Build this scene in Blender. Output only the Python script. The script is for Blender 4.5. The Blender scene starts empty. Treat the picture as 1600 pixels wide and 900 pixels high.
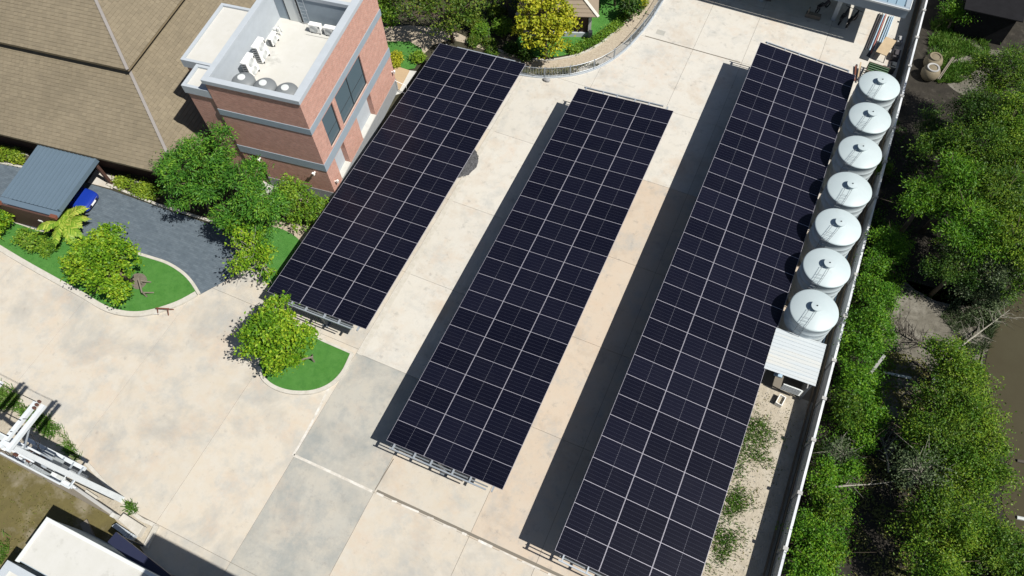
import bpy, math, random
import numpy as np
from mathutils import Vector, Matrix

R_ = math.radians
random.seed(7)
RNG = np.random.default_rng(11)
scene = bpy.context.scene
COL = scene.collection

# ------------------------------------------------------------------ camera
CAM = np.array([12.78, -37.10, 41.76])
F_PX = 1138.2                                   # focal length for a 1600 px wide frame
ROT = np.array([[0.9112839672110472, 0.410508693914119, -0.032313206665680744],
                [0.34295815625572584, -0.8000729456203299, -0.49220217872748345],
                [-0.22790619597055267, 0.43745387631993, -0.8698809527348552]])
cd = bpy.data.cameras.new('camera')
cam = bpy.data.objects.new('camera', cd)
COL.objects.link(cam)
cd.sensor_width = 36.0
cd.lens = F_PX / 1600 * 36.0
cd.clip_start = 0.5
cd.clip_end = 2000
m = Matrix.Identity(4)
for i_ in range(3):
    m[i_][0], m[i_][1], m[i_][2] = ROT[0][i_], -ROT[1][i_], -ROT[2][i_]
    m[i_][3] = CAM[i_]
cam.matrix_world = m
scene.camera = cam

# ------------------------------------------------------------------ light
SUN_TRAVEL = Vector((-0.590, 0.075, -0.804)).normalized()
SUN_ELEV = math.asin(-SUN_TRAVEL.z)
SUN_AZ = math.atan2(-SUN_TRAVEL.x, -SUN_TRAVEL.y)          # clockwise from +Y
world = bpy.data.worlds.new('World')
scene.world = world
world.use_nodes = True
wn = world.node_tree
bg = wn.nodes['Background']
sky = wn.nodes.new('ShaderNodeTexSky')
sky.sky_type = 'NISHITA'
sky.sun_disc = False
sky.sun_elevation = SUN_ELEV
sky.sun_rotation = SUN_AZ
wn.links.new(sky.outputs[0], bg.inputs[0])
bg.inputs[1].default_value = 0.05
sd = bpy.data.lights.new('sun', 'SUN')
sd.energy = 5.0
sd.angle = R_(0.5)
sd.color = (1.0, 0.955, 0.88)
so = bpy.data.objects.new('sun', sd)
COL.objects.link(so)
so.location = (40, 0, 60)
so.rotation_euler = SUN_TRAVEL.to_track_quat('-Z', 'Y').to_euler()
scene.view_settings.view_transform = 'Standard'
scene.view_settings.look = 'None'
scene.view_settings.gamma = 1.0
scene.view_settings.exposure = 0.40
scene.cycles.max_bounces = 6
scene.cycles.transparent_max_bounces = 8


def G(u, v, z=0.0):
    """site survey: the point at height z that the photograph shows at pixel (u, v)"""
    d = ROT.T @ np.array([(u - 800) / F_PX, (v - 450) / F_PX, 1.0])
    p = CAM + d * ((z - CAM[2]) / d[2])
    return (float(p[0]), float(p[1]), float(p[2]))


# ------------------------------------------------------------------ materials
MATS = {}


def mat(name, color, rough=0.7, metal=0.0, spec=0.3, var=0.0, scale=6.0, color2=None, bump=0.0, bscale=40.0,
        detail=5.0, objvar=0.0, blotch=None, blotch_scale=0.4, blotch_lo=0.5, blotch_hi=0.7, aniso=None, mottle=()):
    mt = bpy.data.materials.new(name)
    mt.use_nodes = True
    nt = mt.node_tree
    N, L = nt.nodes, nt.links
    b = N['Principled BSDF']
    b.inputs['Roughness'].default_value = rough
    b.inputs['Metallic'].default_value = metal
    b.inputs['Specular IOR Level'].default_value = spec
    b.inputs['Base Color'].default_value = (*color, 1)
    geo = N.new('ShaderNodeNewGeometry')
    vec = geo.outputs['Position']
    if aniso:
        mp = N.new('ShaderNodeMapping')
        mp.inputs['Scale'].default_value = aniso
        L.new(vec, mp.inputs['Vector'])
        vec = mp.outputs[0]
    out = None
    if var > 0 or color2:
        nz = N.new('ShaderNodeTexNoise')
        nz.inputs['Scale'].default_value = scale
        nz.inputs['Detail'].default_value = detail
        nz.inputs['Roughness'].default_value = 0.65
        L.new(vec, nz.inputs['Vector'])
        rp = N.new('ShaderNodeMapRange')
        rp.inputs['From Min'].default_value = 0.3
        rp.inputs['From Max'].default_value = 0.7
        L.new(nz.outputs[0], rp.inputs[0])
        mx = N.new('ShaderNodeMix')
        mx.data_type = 'RGBA'
        c2 = color2 or tuple(c * (1 - var) for c in color)
        mx.inputs['A'].default_value = (*color, 1)
        mx.inputs['B'].default_value = (*c2, 1)
        L.new(rp.outputs[0], mx.inputs['Factor'])
        out = mx.outputs['Result']
    if blotch:
        n2 = N.new('ShaderNodeTexNoise')
        n2.inputs['Scale'].default_value = blotch_scale
        n2.inputs['Detail'].default_value = 7
        n2.inputs['Roughness'].default_value = 0.68
        n2.inputs['Distortion'].default_value = 0.25
        L.new(vec, n2.inputs['Vector'])
        r2 = N.new('ShaderNodeMapRange')
        r2.inputs['From Min'].default_value = blotch_lo
        r2.inputs['From Max'].default_value = blotch_hi
        L.new(n2.outputs[0], r2.inputs[0])
        m2 = N.new('ShaderNodeMix')
        m2.data_type = 'RGBA'
        if out:
            L.new(out, m2.inputs['A'])
        else:
            m2.inputs['A'].default_value = (*color, 1)
        m2.inputs['B'].default_value = (*blotch, 1)
        L.new(r2.outputs[0], m2.inputs['Factor'])
        out = m2.outputs['Result']
    for (mc, ms, mlo, mhi, mstr) in mottle:
        n3 = N.new('ShaderNodeTexNoise')
        n3.inputs['Scale'].default_value = ms
        n3.inputs['Detail'].default_value = 9
        n3.inputs['Roughness'].default_value = 0.74
        of_ = N.new('ShaderNodeVectorMath'); of_.operation = 'ADD'
        of_.inputs[1].default_value = (ms * 17.3, ms * 5.1, 3.0)
        L.new(vec, of_.inputs[0])
        L.new(of_.outputs[0], n3.inputs['Vector'])
        r3 = N.new('ShaderNodeMapRange')
        r3.inputs['From Min'].default_value = mlo
        r3.inputs['From Max'].default_value = mhi
        r3.inputs['To Max'].default_value = mstr
        L.new(n3.outputs[0], r3.inputs[0])
        m3 = N.new('ShaderNodeMix'); m3.data_type = 'RGBA'
        L.new(out, m3.inputs['A'])
        m3.inputs['B'].default_value = (*mc, 1)
        L.new(r3.outputs[0], m3.inputs['Factor'])
        out = m3.outputs['Result']
    if objvar > 0:
        oi = N.new('ShaderNodeObjectInfo')
        hr = N.new('ShaderNodeMapRange')
        hr.inputs['To Min'].default_value = 1 - objvar
        hr.inputs['To Max'].default_value = 1 + objvar
        L.new(oi.outputs['Random'], hr.inputs[0])
        hs = N.new('ShaderNodeHueSaturation')
        L.new(hr.outputs[0], hs.inputs['Value'])
        if out:
            L.new(out, hs.inputs['Color'])
        else:
            hs.inputs['Color'].default_value = (*color, 1)
        out = hs.outputs[0]
    if out:
        L.new(out, b.inputs['Base Color'])
    if bump > 0:
        nb = N.new('ShaderNodeTexNoise')
        nb.inputs['Scale'].default_value = bscale
        nb.inputs['Detail'].default_value = 4
        L.new(vec, nb.inputs['Vector'])
        bp = N.new('ShaderNodeBump')
        bp.inputs['Strength'].default_value = bump
        bp.inputs['Distance'].default_value = 0.05
        L.new(nb.outputs[0], bp.inputs['Height'])
        L.new(bp.outputs[0], b.inputs['Normal'])
    MATS[name] = mt
    return mt


def leaf_mat(name, c1, c2, c3=None, trans=0.25, nscale=0.7):
    mt = bpy.data.materials.new(name)
    mt.use_nodes = True
    nt = mt.node_tree
    N, L = nt.nodes, nt.links
    b = N['Principled BSDF']
    b.inputs['Roughness'].default_value = 0.5
    b.inputs['Specular IOR Level'].default_value = 0.22
    geo = N.new('ShaderNodeNewGeometry')
    rp = N.new('ShaderNodeValToRGB')
    e = rp.color_ramp.elements
    e[0].position, e[0].color = 0.0, (*c1, 1)
    e[1].position, e[1].color = 1.0, (*(c3 or c2), 1)
    if c3:
        k = e.new(0.6)
        k.color = (*c2, 1)
    nz = N.new('ShaderNodeTexNoise')
    nz.inputs['Scale'].default_value = nscale
    nz.inputs['Detail'].default_value = 3
    L.new(geo.outputs['Position'], nz.inputs['Vector'])
    mr = N.new('ShaderNodeMapRange')
    mr.inputs['From Min'].default_value = 0.3
    mr.inputs['From Max'].default_value = 0.7
    mr.inputs['To Min'].default_value = -0.3
    mr.inputs['To Max'].default_value = 0.3
    L.new(nz.outputs[0], mr.inputs[0])
    ad = N.new('ShaderNodeMath')
    ad.operation = 'ADD'
    ad.use_clamp = True
    L.new(geo.outputs['Random Per Island'], ad.inputs[0])
    L.new(mr.outputs[0], ad.inputs[1])
    L.new(ad.outputs[0], rp.inputs[0])
    L.new(rp.outputs[0], b.inputs['Base Color'])
    tr = N.new('ShaderNodeBsdfTranslucent')
    hs = N.new('ShaderNodeHueSaturation')
    hs.inputs['Hue'].default_value = 0.48
    hs.inputs['Value'].default_value = 1.3
    L.new(rp.outputs[0], hs.inputs['Color'])
    L.new(hs.outputs[0], tr.inputs[0])
    mx = N.new('ShaderNodeMixShader')
    mx.inputs[0].default_value = trans
    L.new(b.outputs[0], mx.inputs[1])
    L.new(tr.outputs[0], mx.inputs[2])
    L.new(mx.outputs[0], N['Material Output'].inputs[0])
    MATS[name] = mt
    return mt


def panel_glass_mat():
    """navy mono cells: thin pale gaps between half cells, printed on the back sheet"""
    mt = bpy.data.materials.new('solar_glass')
    mt.use_nodes = True
    nt = mt.node_tree
    N, L = nt.nodes, nt.links
    b = N['Principled BSDF']
    b.inputs['Roughness'].default_value = 0.27
    b.inputs['Specular IOR Level'].default_value = 0.2
    tc = N.new('ShaderNodeTexCoord')
    sp = N.new('ShaderNodeSeparateXYZ')
    L.new(tc.outputs['Object'], sp.inputs[0])

    def lines(sock, period, width, offset=0.0):
        a = N.new('ShaderNodeMath'); a.operation = 'ADD'; a.inputs[1].default_value = offset + 50 * period
        L.new(sock, a.inputs[0])
        md = N.new('ShaderNodeMath'); md.operation = 'MODULO'; md.inputs[1].default_value = period
        L.new(a.outputs[0], md.inputs[0])
        lt = N.new('ShaderNodeMath'); lt.operation = 'LESS_THAN'; lt.inputs[1].default_value = width
        L.new(md.outputs[0], lt.inputs[0])
        return lt.outputs[0]
    rows = lines(sp.outputs['Y'], 1.303 / 6, 0.010, 0.005)
    cols = lines(sp.outputs['X'], 2.384 / 24, 0.006, 0.003)
    # centre line of the half-cut panel, dashed
    cen = lines(sp.outputs['X'], 2.384, 0.026, 0.013)
    dash = lines(sp.outputs['Y'], 0.11, 0.07)
    cm = N.new('ShaderNodeMath'); cm.operation = 'MULTIPLY'
    L.new(cen, cm.inputs[0]); L.new(dash, cm.inputs[1])
    oi = N.new('ShaderNodeObjectInfo')
    base = N.new('ShaderNodeMix'); base.data_type = 'RGBA'
    base.inputs['A'].default_value = (0.0030, 0.0033, 0.0090, 1)
    base.inputs['B'].default_value = (0.0056, 0.0061, 0.0145, 1)
    L.new(oi.outputs['Random'], base.inputs['Factor'])
    c = base.outputs['Result']
    for msk, col, f in ((cols, (0.022, 0.022, 0.036), 0.4), (rows, (0.056, 0.062, 0.090), 0.55), (cm.outputs[0], (0.18, 0.185, 0.22), 0.45)):
        mu = N.new('ShaderNodeMath'); mu.operation = 'MULTIPLY'; mu.inputs[1].default_value = f
        L.new(msk, mu.inputs[0])
        mx = N.new('ShaderNodeMix'); mx.data_type = 'RGBA'
        L.new(mu.outputs[0], mx.inputs['Factor'])
        L.new(c, mx.inputs['A'])
        mx.inputs['B'].default_value = (*col, 1)
        c = mx.outputs['Result']
    # a thin uneven film of dust
    geo = N.new('ShaderNodeNewGeometry')
    nz = N.new('ShaderNodeTexNoise'); nz.inputs['Scale'].default_value = 0.9; nz.inputs['Detail'].default_value = 8; nz.inputs['Roughness'].default_value = 0.7
    L.new(geo.outputs['Position'], nz.inputs['Vector'])
    mr = N.new('ShaderNodeMapRange'); mr.inputs['From Min'].default_value = 0.45; mr.inputs['From Max'].default_value = 0.8; mr.inputs['To Max'].default_value = 0.006
    L.new(nz.outputs[0], mr.inputs[0])
    dx = N.new('ShaderNodeMix'); dx.data_type = 'RGBA'
    L.new(mr.outputs[0], dx.inputs['Factor']); L.new(c, dx.inputs['A']); dx.inputs['B'].default_value = (0.35, 0.33, 0.30, 1)
    c = dx.outputs['Result']
    L.new(c, b.inputs['Base Color'])
    MATS['solar_glass'] = mt
    return mt


def brick_mat(name, c1, c2, mortar, bw=0.22, bh=0.072, ms=0.012, rough=0.85, dirx=(1, 1, 0), top=False, bump=0.4):
    mt = bpy.data.materials.new(name)
    mt.use_nodes = True
    nt = mt.node_tree
    N, L = nt.nodes, nt.links
    b = N['Principled BSDF']
    b.inputs['Roughness'].default_value = rough
    b.inputs['Specular IOR Level'].default_value = 0.15
    tc = N.new('ShaderNodeTexCoord')
    sp = N.new('ShaderNodeSeparateXYZ')
    L.new(tc.outputs['Object'], sp.inputs[0])
    cb = N.new('ShaderNodeCombineXYZ')
    if top:
        L.new(sp.outputs['X'], cb.inputs[0]); L.new(sp.outputs['Y'], cb.inputs[1])
    else:
        ad = N.new('ShaderNodeMath'); ad.operation = 'ADD'
        L.new(sp.outputs['X'], ad.inputs[0]); L.new(sp.outputs['Y'], ad.inputs[1])
        L.new(ad.outputs[0], cb.inputs[0]); L.new(sp.outputs['Z'], cb.inputs[1])
    bt = N.new('ShaderNodeTexBrick')
    bt.inputs['Scale'].default_value = 1.0
    bt.inputs['Brick Width'].default_value = bw
    bt.inputs['Row Height'].default_value = bh
    bt.inputs['Mortar Size'].default_value = ms
    bt.inputs['Color1'].default_value = (*c1, 1)
    bt.inputs['Color2'].default_value = (*c2, 1)
    bt.inputs['Mortar'].default_value = (*mortar, 1)
    L.new(cb.outputs[0], bt.inputs['Vector'])
    nz = N.new('ShaderNodeTexNoise')
    nz.inputs['Scale'].default_value = 3.0
    nz.inputs['Detail'].default_value = 6
    L.new(tc.outputs['Object'], nz.inputs['Vector'])
    mr = N.new('ShaderNodeMapRange')
    mr.inputs['From Min'].default_value = 0.3
    mr.inputs['From Max'].default_value = 0.7
    mr.inputs['To Min'].default_value = 0.90
    mr.inputs['To Max'].default_value = 1.10
    L.new(nz.outputs[0], mr.inputs[0])
    hs = N.new('ShaderNodeHueSaturation')
    L.new(mr.outputs[0], hs.inputs['Value'])
    L.new(bt.outputs['Color'], hs.inputs['Color'])
    L.new(hs.outputs[0], b.inputs['Base Color'])
    bp = N.new('ShaderNodeBump')
    bp.inputs['Strength'].default_value = bump
    bp.inputs['Distance'].default_value = 0.02
    bp.invert = True
    L.new(bt.outputs['Fac'], bp.inputs['Height'])
    L.new(bp.outputs[0], b.inputs['Normal'])
    MATS[name] = mt
    return mt


# concrete family: real, stain-shaped blotches
mat('concrete_tan', (0.462, 0.412, 0.338), 0.85, var=0.1, scale=1.2, color2=(0.47, 0.445, 0.395), bump=0.15,
    blotch=(0.31, 0.305, 0.285), blotch_scale=0.22, blotch_lo=0.5, blotch_hi=0.72, objvar=0.03,
    mottle=(((0.30, 0.315, 0.315), 0.55, 0.50, 0.70, 0.62), ((0.47, 0.36, 0.265), 0.42, 0.52, 0.75, 0.6), ((0.33, 0.30, 0.26), 6.0, 0.55, 0.75, 0.35), ((0.22, 0.21, 0.195), 1.9, 0.60, 0.74, 0.55)))
mat('concrete_pale', (0.48, 0.458, 0.41), 0.85, var=0.1, scale=1.0, color2=(0.50, 0.485, 0.445), bump=0.15,
    blotch=(0.43, 0.375, 0.31), blotch_scale=0.3, blotch_lo=0.52, blotch_hi=0.72, objvar=0.03,
    mottle=(((0.30, 0.315, 0.315), 0.6, 0.50, 0.74, 0.6), ((0.47, 0.36, 0.265), 0.42, 0.52, 0.75, 0.6), ((0.33, 0.30, 0.26), 6.0, 0.55, 0.75, 0.35), ((0.22, 0.215, 0.205), 1.7, 0.56, 0.70, 0.55)))
mat('concrete_grey', (0.365, 0.36, 0.33), 0.85, var=0.1, scale=0.8, color2=(0.40, 0.375, 0.325), bump=0.15,
    blotch=(0.22, 0.235, 0.23), blotch_scale=0.28, blotch_lo=0.46, blotch_hi=0.75, objvar=0.03,
    mottle=(((0.22, 0.245, 0.25), 0.6, 0.48, 0.72, 0.8), ((0.47, 0.36, 0.265), 0.42, 0.52, 0.75, 0.35), ((0.33, 0.30, 0.26), 6.0, 0.55, 0.75, 0.35), ((0.22, 0.215, 0.205), 1.7, 0.56, 0.70, 0.55)))
mat('concrete_pink', (0.465, 0.388, 0.308), 0.85, var=0.1, scale=1.0, color2=(0.465, 0.41, 0.342), bump=0.15,
    blotch=(0.36, 0.30, 0.24), blotch_scale=0.35, blotch_lo=0.55, blotch_hi=0.75, objvar=0.03,
    mottle=(((0.30, 0.315, 0.315), 0.55, 0.50, 0.70, 0.62), ((0.47, 0.36, 0.265), 0.42, 0.52, 0.75, 0.6), ((0.33, 0.30, 0.26), 6.0, 0.55, 0.75, 0.35), ((0.22, 0.215, 0.205), 1.7, 0.56, 0.70, 0.55)))
mat('concrete_joint', (0.16, 0.145, 0.12), 0.95)
mat('joint_white', (0.62, 0.61, 0.58), 0.9, color2=(0.40, 0.37, 0.32), var=0.1, scale=2.5)
mat('kerb_concrete', (0.50, 0.48, 0.44), 0.85, var=0.12, scale=3.0, color2=(0.40, 0.38, 0.33), bump=0.1)
mat('white_render', (0.50, 0.50, 0.48), 0.8, var=0.1, scale=1.3, color2=(0.46, 0.46, 0.43), blotch=(0.37, 0.37, 0.345), blotch_scale=1.6,
    blotch_lo=0.58, blotch_hi=0.78)
mat('roof_screed', (0.47, 0.465, 0.43), 0.9, color2=(0.51, 0.508, 0.485), var=0.1, scale=1.1, blotch=(0.32, 0.32, 0.30), blotch_scale=0.55,
    blotch_lo=0.60, blotch_hi=0.76)
mat('bluegrey_render', (0.27, 0.325, 0.375), 0.7, var=0.08, scale=2.0)
mat('light_bluegrey', (0.40, 0.44, 0.48), 0.7, var=0.08, scale=2.0)
mat('plinth_render', (0.27, 0.285, 0.30), 0.8, var=0.12, scale=2.5)
mat('window_blue', (0.085, 0.125, 0.15), 0.25, spec=0.5)
mat('dark_trim', (0.03, 0.035, 0.04), 0.5)
mat('site_soil', (0.055, 0.050, 0.032), 0.95, var=0.3, scale=1.5, color2=(0.03, 0.03, 0.018), bump=0.4, bscale=8)  # soil kept darker in place of the shade under the garden trees
mat('pit_soil', (0.17, 0.15, 0.12), 0.95, var=0.3, scale=5, bump=0.5)
mat('sandy_soil', (0.40, 0.36, 0.29), 0.95, var=0.2, scale=2.2, color2=(0.31, 0.275, 0.215), bump=0.8, bscale=7, detail=9,
    blotch=(0.42, 0.39, 0.33), blotch_scale=0.9, mottle=(((0.16, 0.15, 0.115), 3.0, 0.55, 0.72, 0.7), ((0.46, 0.44, 0.39), 7.0, 0.58, 0.75, 0.6)))
mat('grey_soil', (0.15, 0.14, 0.115), 0.95, var=0.2, scale=1.6, color2=(0.095, 0.088, 0.07), bump=0.8, bscale=6, detail=9,
    blotch=(0.22, 0.21, 0.18), blotch_scale=0.6, mottle=(((0.05, 0.046, 0.036), 2.2, 0.52, 0.70, 0.8),))
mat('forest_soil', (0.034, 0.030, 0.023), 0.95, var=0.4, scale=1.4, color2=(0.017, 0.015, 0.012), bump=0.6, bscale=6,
    blotch=(0.065, 0.058, 0.048), blotch_scale=1.6, blotch_lo=0.55, blotch_hi=0.75)  # base tone darkened to stand in for tree shade beside the wall
mat('olive_soil', (0.13, 0.11, 0.04), 0.95, var=0.3, scale=1.0, color2=(0.085, 0.072, 0.03), bump=0.4, bscale=7,
    blotch=(0.20, 0.175, 0.12), blotch_scale=0.45, blotch_lo=0.5, blotch_hi=0.65)
mat('turf', (0.062, 0.185, 0.036), 0.95, spec=0.03, var=0.15, scale=1.2, color2=(0.082, 0.215, 0.050), bump=0.8, bscale=55, blotch=(0.045, 0.15, 0.03), blotch_scale=2.5, blotch_lo=0.45, blotch_hi=0.8,
    mottle=(((0.13, 0.20, 0.06), 9.0, 0.55, 0.75, 0.5),))
mat('pond_water', (0.050, 0.043, 0.024), 0.12, spec=0.4, var=0.12, scale=0.35, color2=(0.058, 0.052, 0.030), bump=0.05, bscale=2.0)
mat('galv_steel', (0.33, 0.37, 0.41), 0.45, metal=0.3, spec=0.4)
mat('painted_steel', (0.16, 0.18, 0.20), 0.5)
mat('dark_steel', (0.035, 0.04, 0.045), 0.5)
mat('aluminium', (0.37, 0.365, 0.42), 0.42, metal=0.25, spec=0.4)
mat('tank_white', (0.42, 0.485, 0.505), 0.45, spec=0.35, var=0.05, scale=0.8, color2=(0.38, 0.45, 0.47), objvar=0.04, blotch=(0.37, 0.415, 0.41),
    blotch_scale=0.9, blotch_lo=0.6, blotch_hi=0.8)
mat('tank_body', (0.44, 0.50, 0.53), 0.5, spec=0.3, var=0.06, scale=1.0)
mat('tank_grey', (0.17, 0.185, 0.195), 0.5, var=0.05, scale=2)
mat('lid_pale', (0.55, 0.58, 0.58), 0.5)
mat('shed_white', (0.47, 0.51, 0.53), 0.5, var=0.05, scale=1.5, aniso=(0.2, 3.0, 1.0), color2=(0.42, 0.465, 0.49), blotch=(0.52, 0.515, 0.475), blotch_scale=0.6)
mat('roof_bluemetal', (0.105, 0.150, 0.195), 0.4, spec=0.4, var=0.05, scale=1.0)
mat('roof_bluelight', (0.20, 0.29, 0.36), 0.45, spec=0.4)
mat('brown_wall', (0.075, 0.040, 0.032), 0.7, var=0.1, scale=2)
mat('rust_brown', (0.15, 0.055, 0.035), 0.8)
mat('hut_sheet', (0.013, 0.013, 0.015), 0.8, spec=0.1, var=0.3, scale=2)
mat('shingle', (0.215, 0.172, 0.105), 0.9, spec=0.1, var=0.1, scale=0.5, color2=(0.185, 0.155, 0.105), objvar=0.0, bump=0.2)
mat('ridge_cap', (0.24, 0.225, 0.215), 0.8, var=0.1, scale=1)
mat('gazebo_tile', (0.24, 0.195, 0.145), 0.85, var=0.1, scale=1)
mat('gazebo_ridge', (0.50, 0.48, 0.43), 0.8)
mat('wall_grey', (0.30, 0.305, 0.31), 0.85, var=0.15, scale=1.2, bump=0.1)
mat('wall_panel', (0.52, 0.53, 0.54), 0.85, var=0.15, scale=1.2, bump=0.1, color2=(0.42, 0.43, 0.44))
mat('wall_cap', (0.66, 0.68, 0.70), 0.8, var=0.12, scale=1.0, color2=(0.42, 0.45, 0.48))
mat('post_grey', (0.36, 0.36, 0.35), 0.85)
mat('pipe_brown', (0.16, 0.125, 0.085), 0.8)
mat('bark', (0.13, 0.10, 0.075), 0.9, var=0.3, scale=6, bump=0.4)
mat('bark_pale', (0.30, 0.285, 0.24), 0.9, var=0.25, scale=5)
mat('dead_wood', (0.085, 0.075, 0.062), 0.9)
mat('black_iron', (0.02, 0.02, 0.022), 0.5)
mat('white_plastic', (0.78, 0.78, 0.76), 0.45)
mat('ac_grille', (0.50, 0.52, 0.52), 0.5)
mat('pole_concrete', (0.56, 0.60, 0.63), 0.8, var=0.12, scale=2)
mat('porcelain', (0.08, 0.035, 0.025), 0.3, spec=0.6)
mat('transformer_grey', (0.30, 0.33, 0.35), 0.5)
mat('wood_plank', (0.46, 0.36, 0.235), 0.8, var=0.2, scale=2)
mat('grey_timber', (0.21, 0.185, 0.15), 0.9, var=0.2, scale=3)
mat('pipe_blue', (0.33, 0.45, 0.56), 0.4)
mat('pipe_red', (0.38, 0.16, 0.14), 0.5)
mat('pipe_dark', (0.06, 0.055, 0.06), 0.5)
mat('canopy_navy', (0.018, 0.022, 0.05), 0.5)
mat('black_rubber', (0.012, 0.012, 0.013), 0.7)
mat('car_blue', (0.008, 0.03, 0.26), 0.22, spec=0.6)
mat('car_glass', (0.01, 0.012, 0.014), 0.08, spec=0.6)
mat('chrome', (0.6, 0.6, 0.62), 0.2, metal=0.8)
mat('lamp_glass', (0.65, 0.66, 0.66), 0.1, spec=0.6)
mat('gravel', (0.12, 0.125, 0.135), 0.9, var=0.4, scale=14, color2=(0.05, 0.05, 0.055), bump=0.9, bscale=14)
mat('pebble_path', (0.42, 0.37, 0.29), 0.9, var=0.25, scale=7, color2=(0.30, 0.25, 0.19), bump=0.5, bscale=12)
mat('jar_clay', (0.20, 0.17, 0.115), 0.8, var=0.2, scale=3)
mat('green_mesh', (0.09, 0.16, 0.09), 0.9)
mat('tan_step', (0.44, 0.325, 0.20), 0.85, var=0.1, scale=3)
brick_mat('brick_wall', (0.53, 0.262, 0.20), (0.41, 0.185, 0.14), (0.48, 0.37, 0.32))
brick_mat('driveway_paver', (0.082, 0.106, 0.130), (0.108, 0.136, 0.162), (0.080, 0.101, 0.122), bw=0.42, bh=0.14, ms=0.01, top=True, bump=0.2)
panel_glass_mat()
leaf_mat('leaf_yellowgreen', (0.055, 0.15, 0.008), (0.145, 0.285, 0.014), (0.28, 0.38, 0.025))
leaf_mat('leaf_gold', (0.13, 0.18, 0.010), (0.30, 0.33, 0.016), (0.48, 0.46, 0.035))
leaf_mat('leaf_feather', (0.032, 0.115, 0.014), (0.070, 0.205, 0.022), (0.15, 0.29, 0.026))
leaf_mat('leaf_shrub', (0.055, 0.14, 0.014), (0.12, 0.235, 0.020), (0.21, 0.31, 0.026))
leaf_mat('leaf_hedge', (0.09, 0.17, 0.012), (0.18, 0.27, 0.022), (0.28, 0.34, 0.035))
leaf_mat('leaf_garden', (0.036, 0.090, 0.010), (0.080, 0.145, 0.016), (0.16, 0.20, 0.026))
leaf_mat('leaf_jungle', (0.026, 0.078, 0.007), (0.066, 0.145, 0.012), (0.14, 0.215, 0.018))
leaf_mat('leaf_dark', (0.014, 0.045, 0.006), (0.035, 0.088, 0.010), (0.072, 0.125, 0.015))
leaf_mat('leaf_vine', (0.034, 0.115, 0.007), (0.078, 0.205, 0.012), (0.155, 0.285, 0.018))
leaf_mat('leaf_greygreen', (0.045, 0.075, 0.030), (0.080, 0.122, 0.052), (0.14, 0.18, 0.09))
leaf_mat('leaf_mangrove', (0.036, 0.105, 0.007), (0.094, 0.190, 0.013), (0.19, 0.275, 0.022))
leaf_mat('leaf_palm', (0.12, 0.24, 0.02), (0.25, 0.37, 0.04), (0.46, 0.48, 0.10))
leaf_mat('grass_blade', (0.045, 0.13, 0.014), (0.09, 0.19, 0.025), (0.15, 0.24, 0.05))
leaf_mat('grass_dry', (0.10, 0.12, 0.025), (0.16, 0.16, 0.05), (0.22, 0.19, 0.08))


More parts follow.
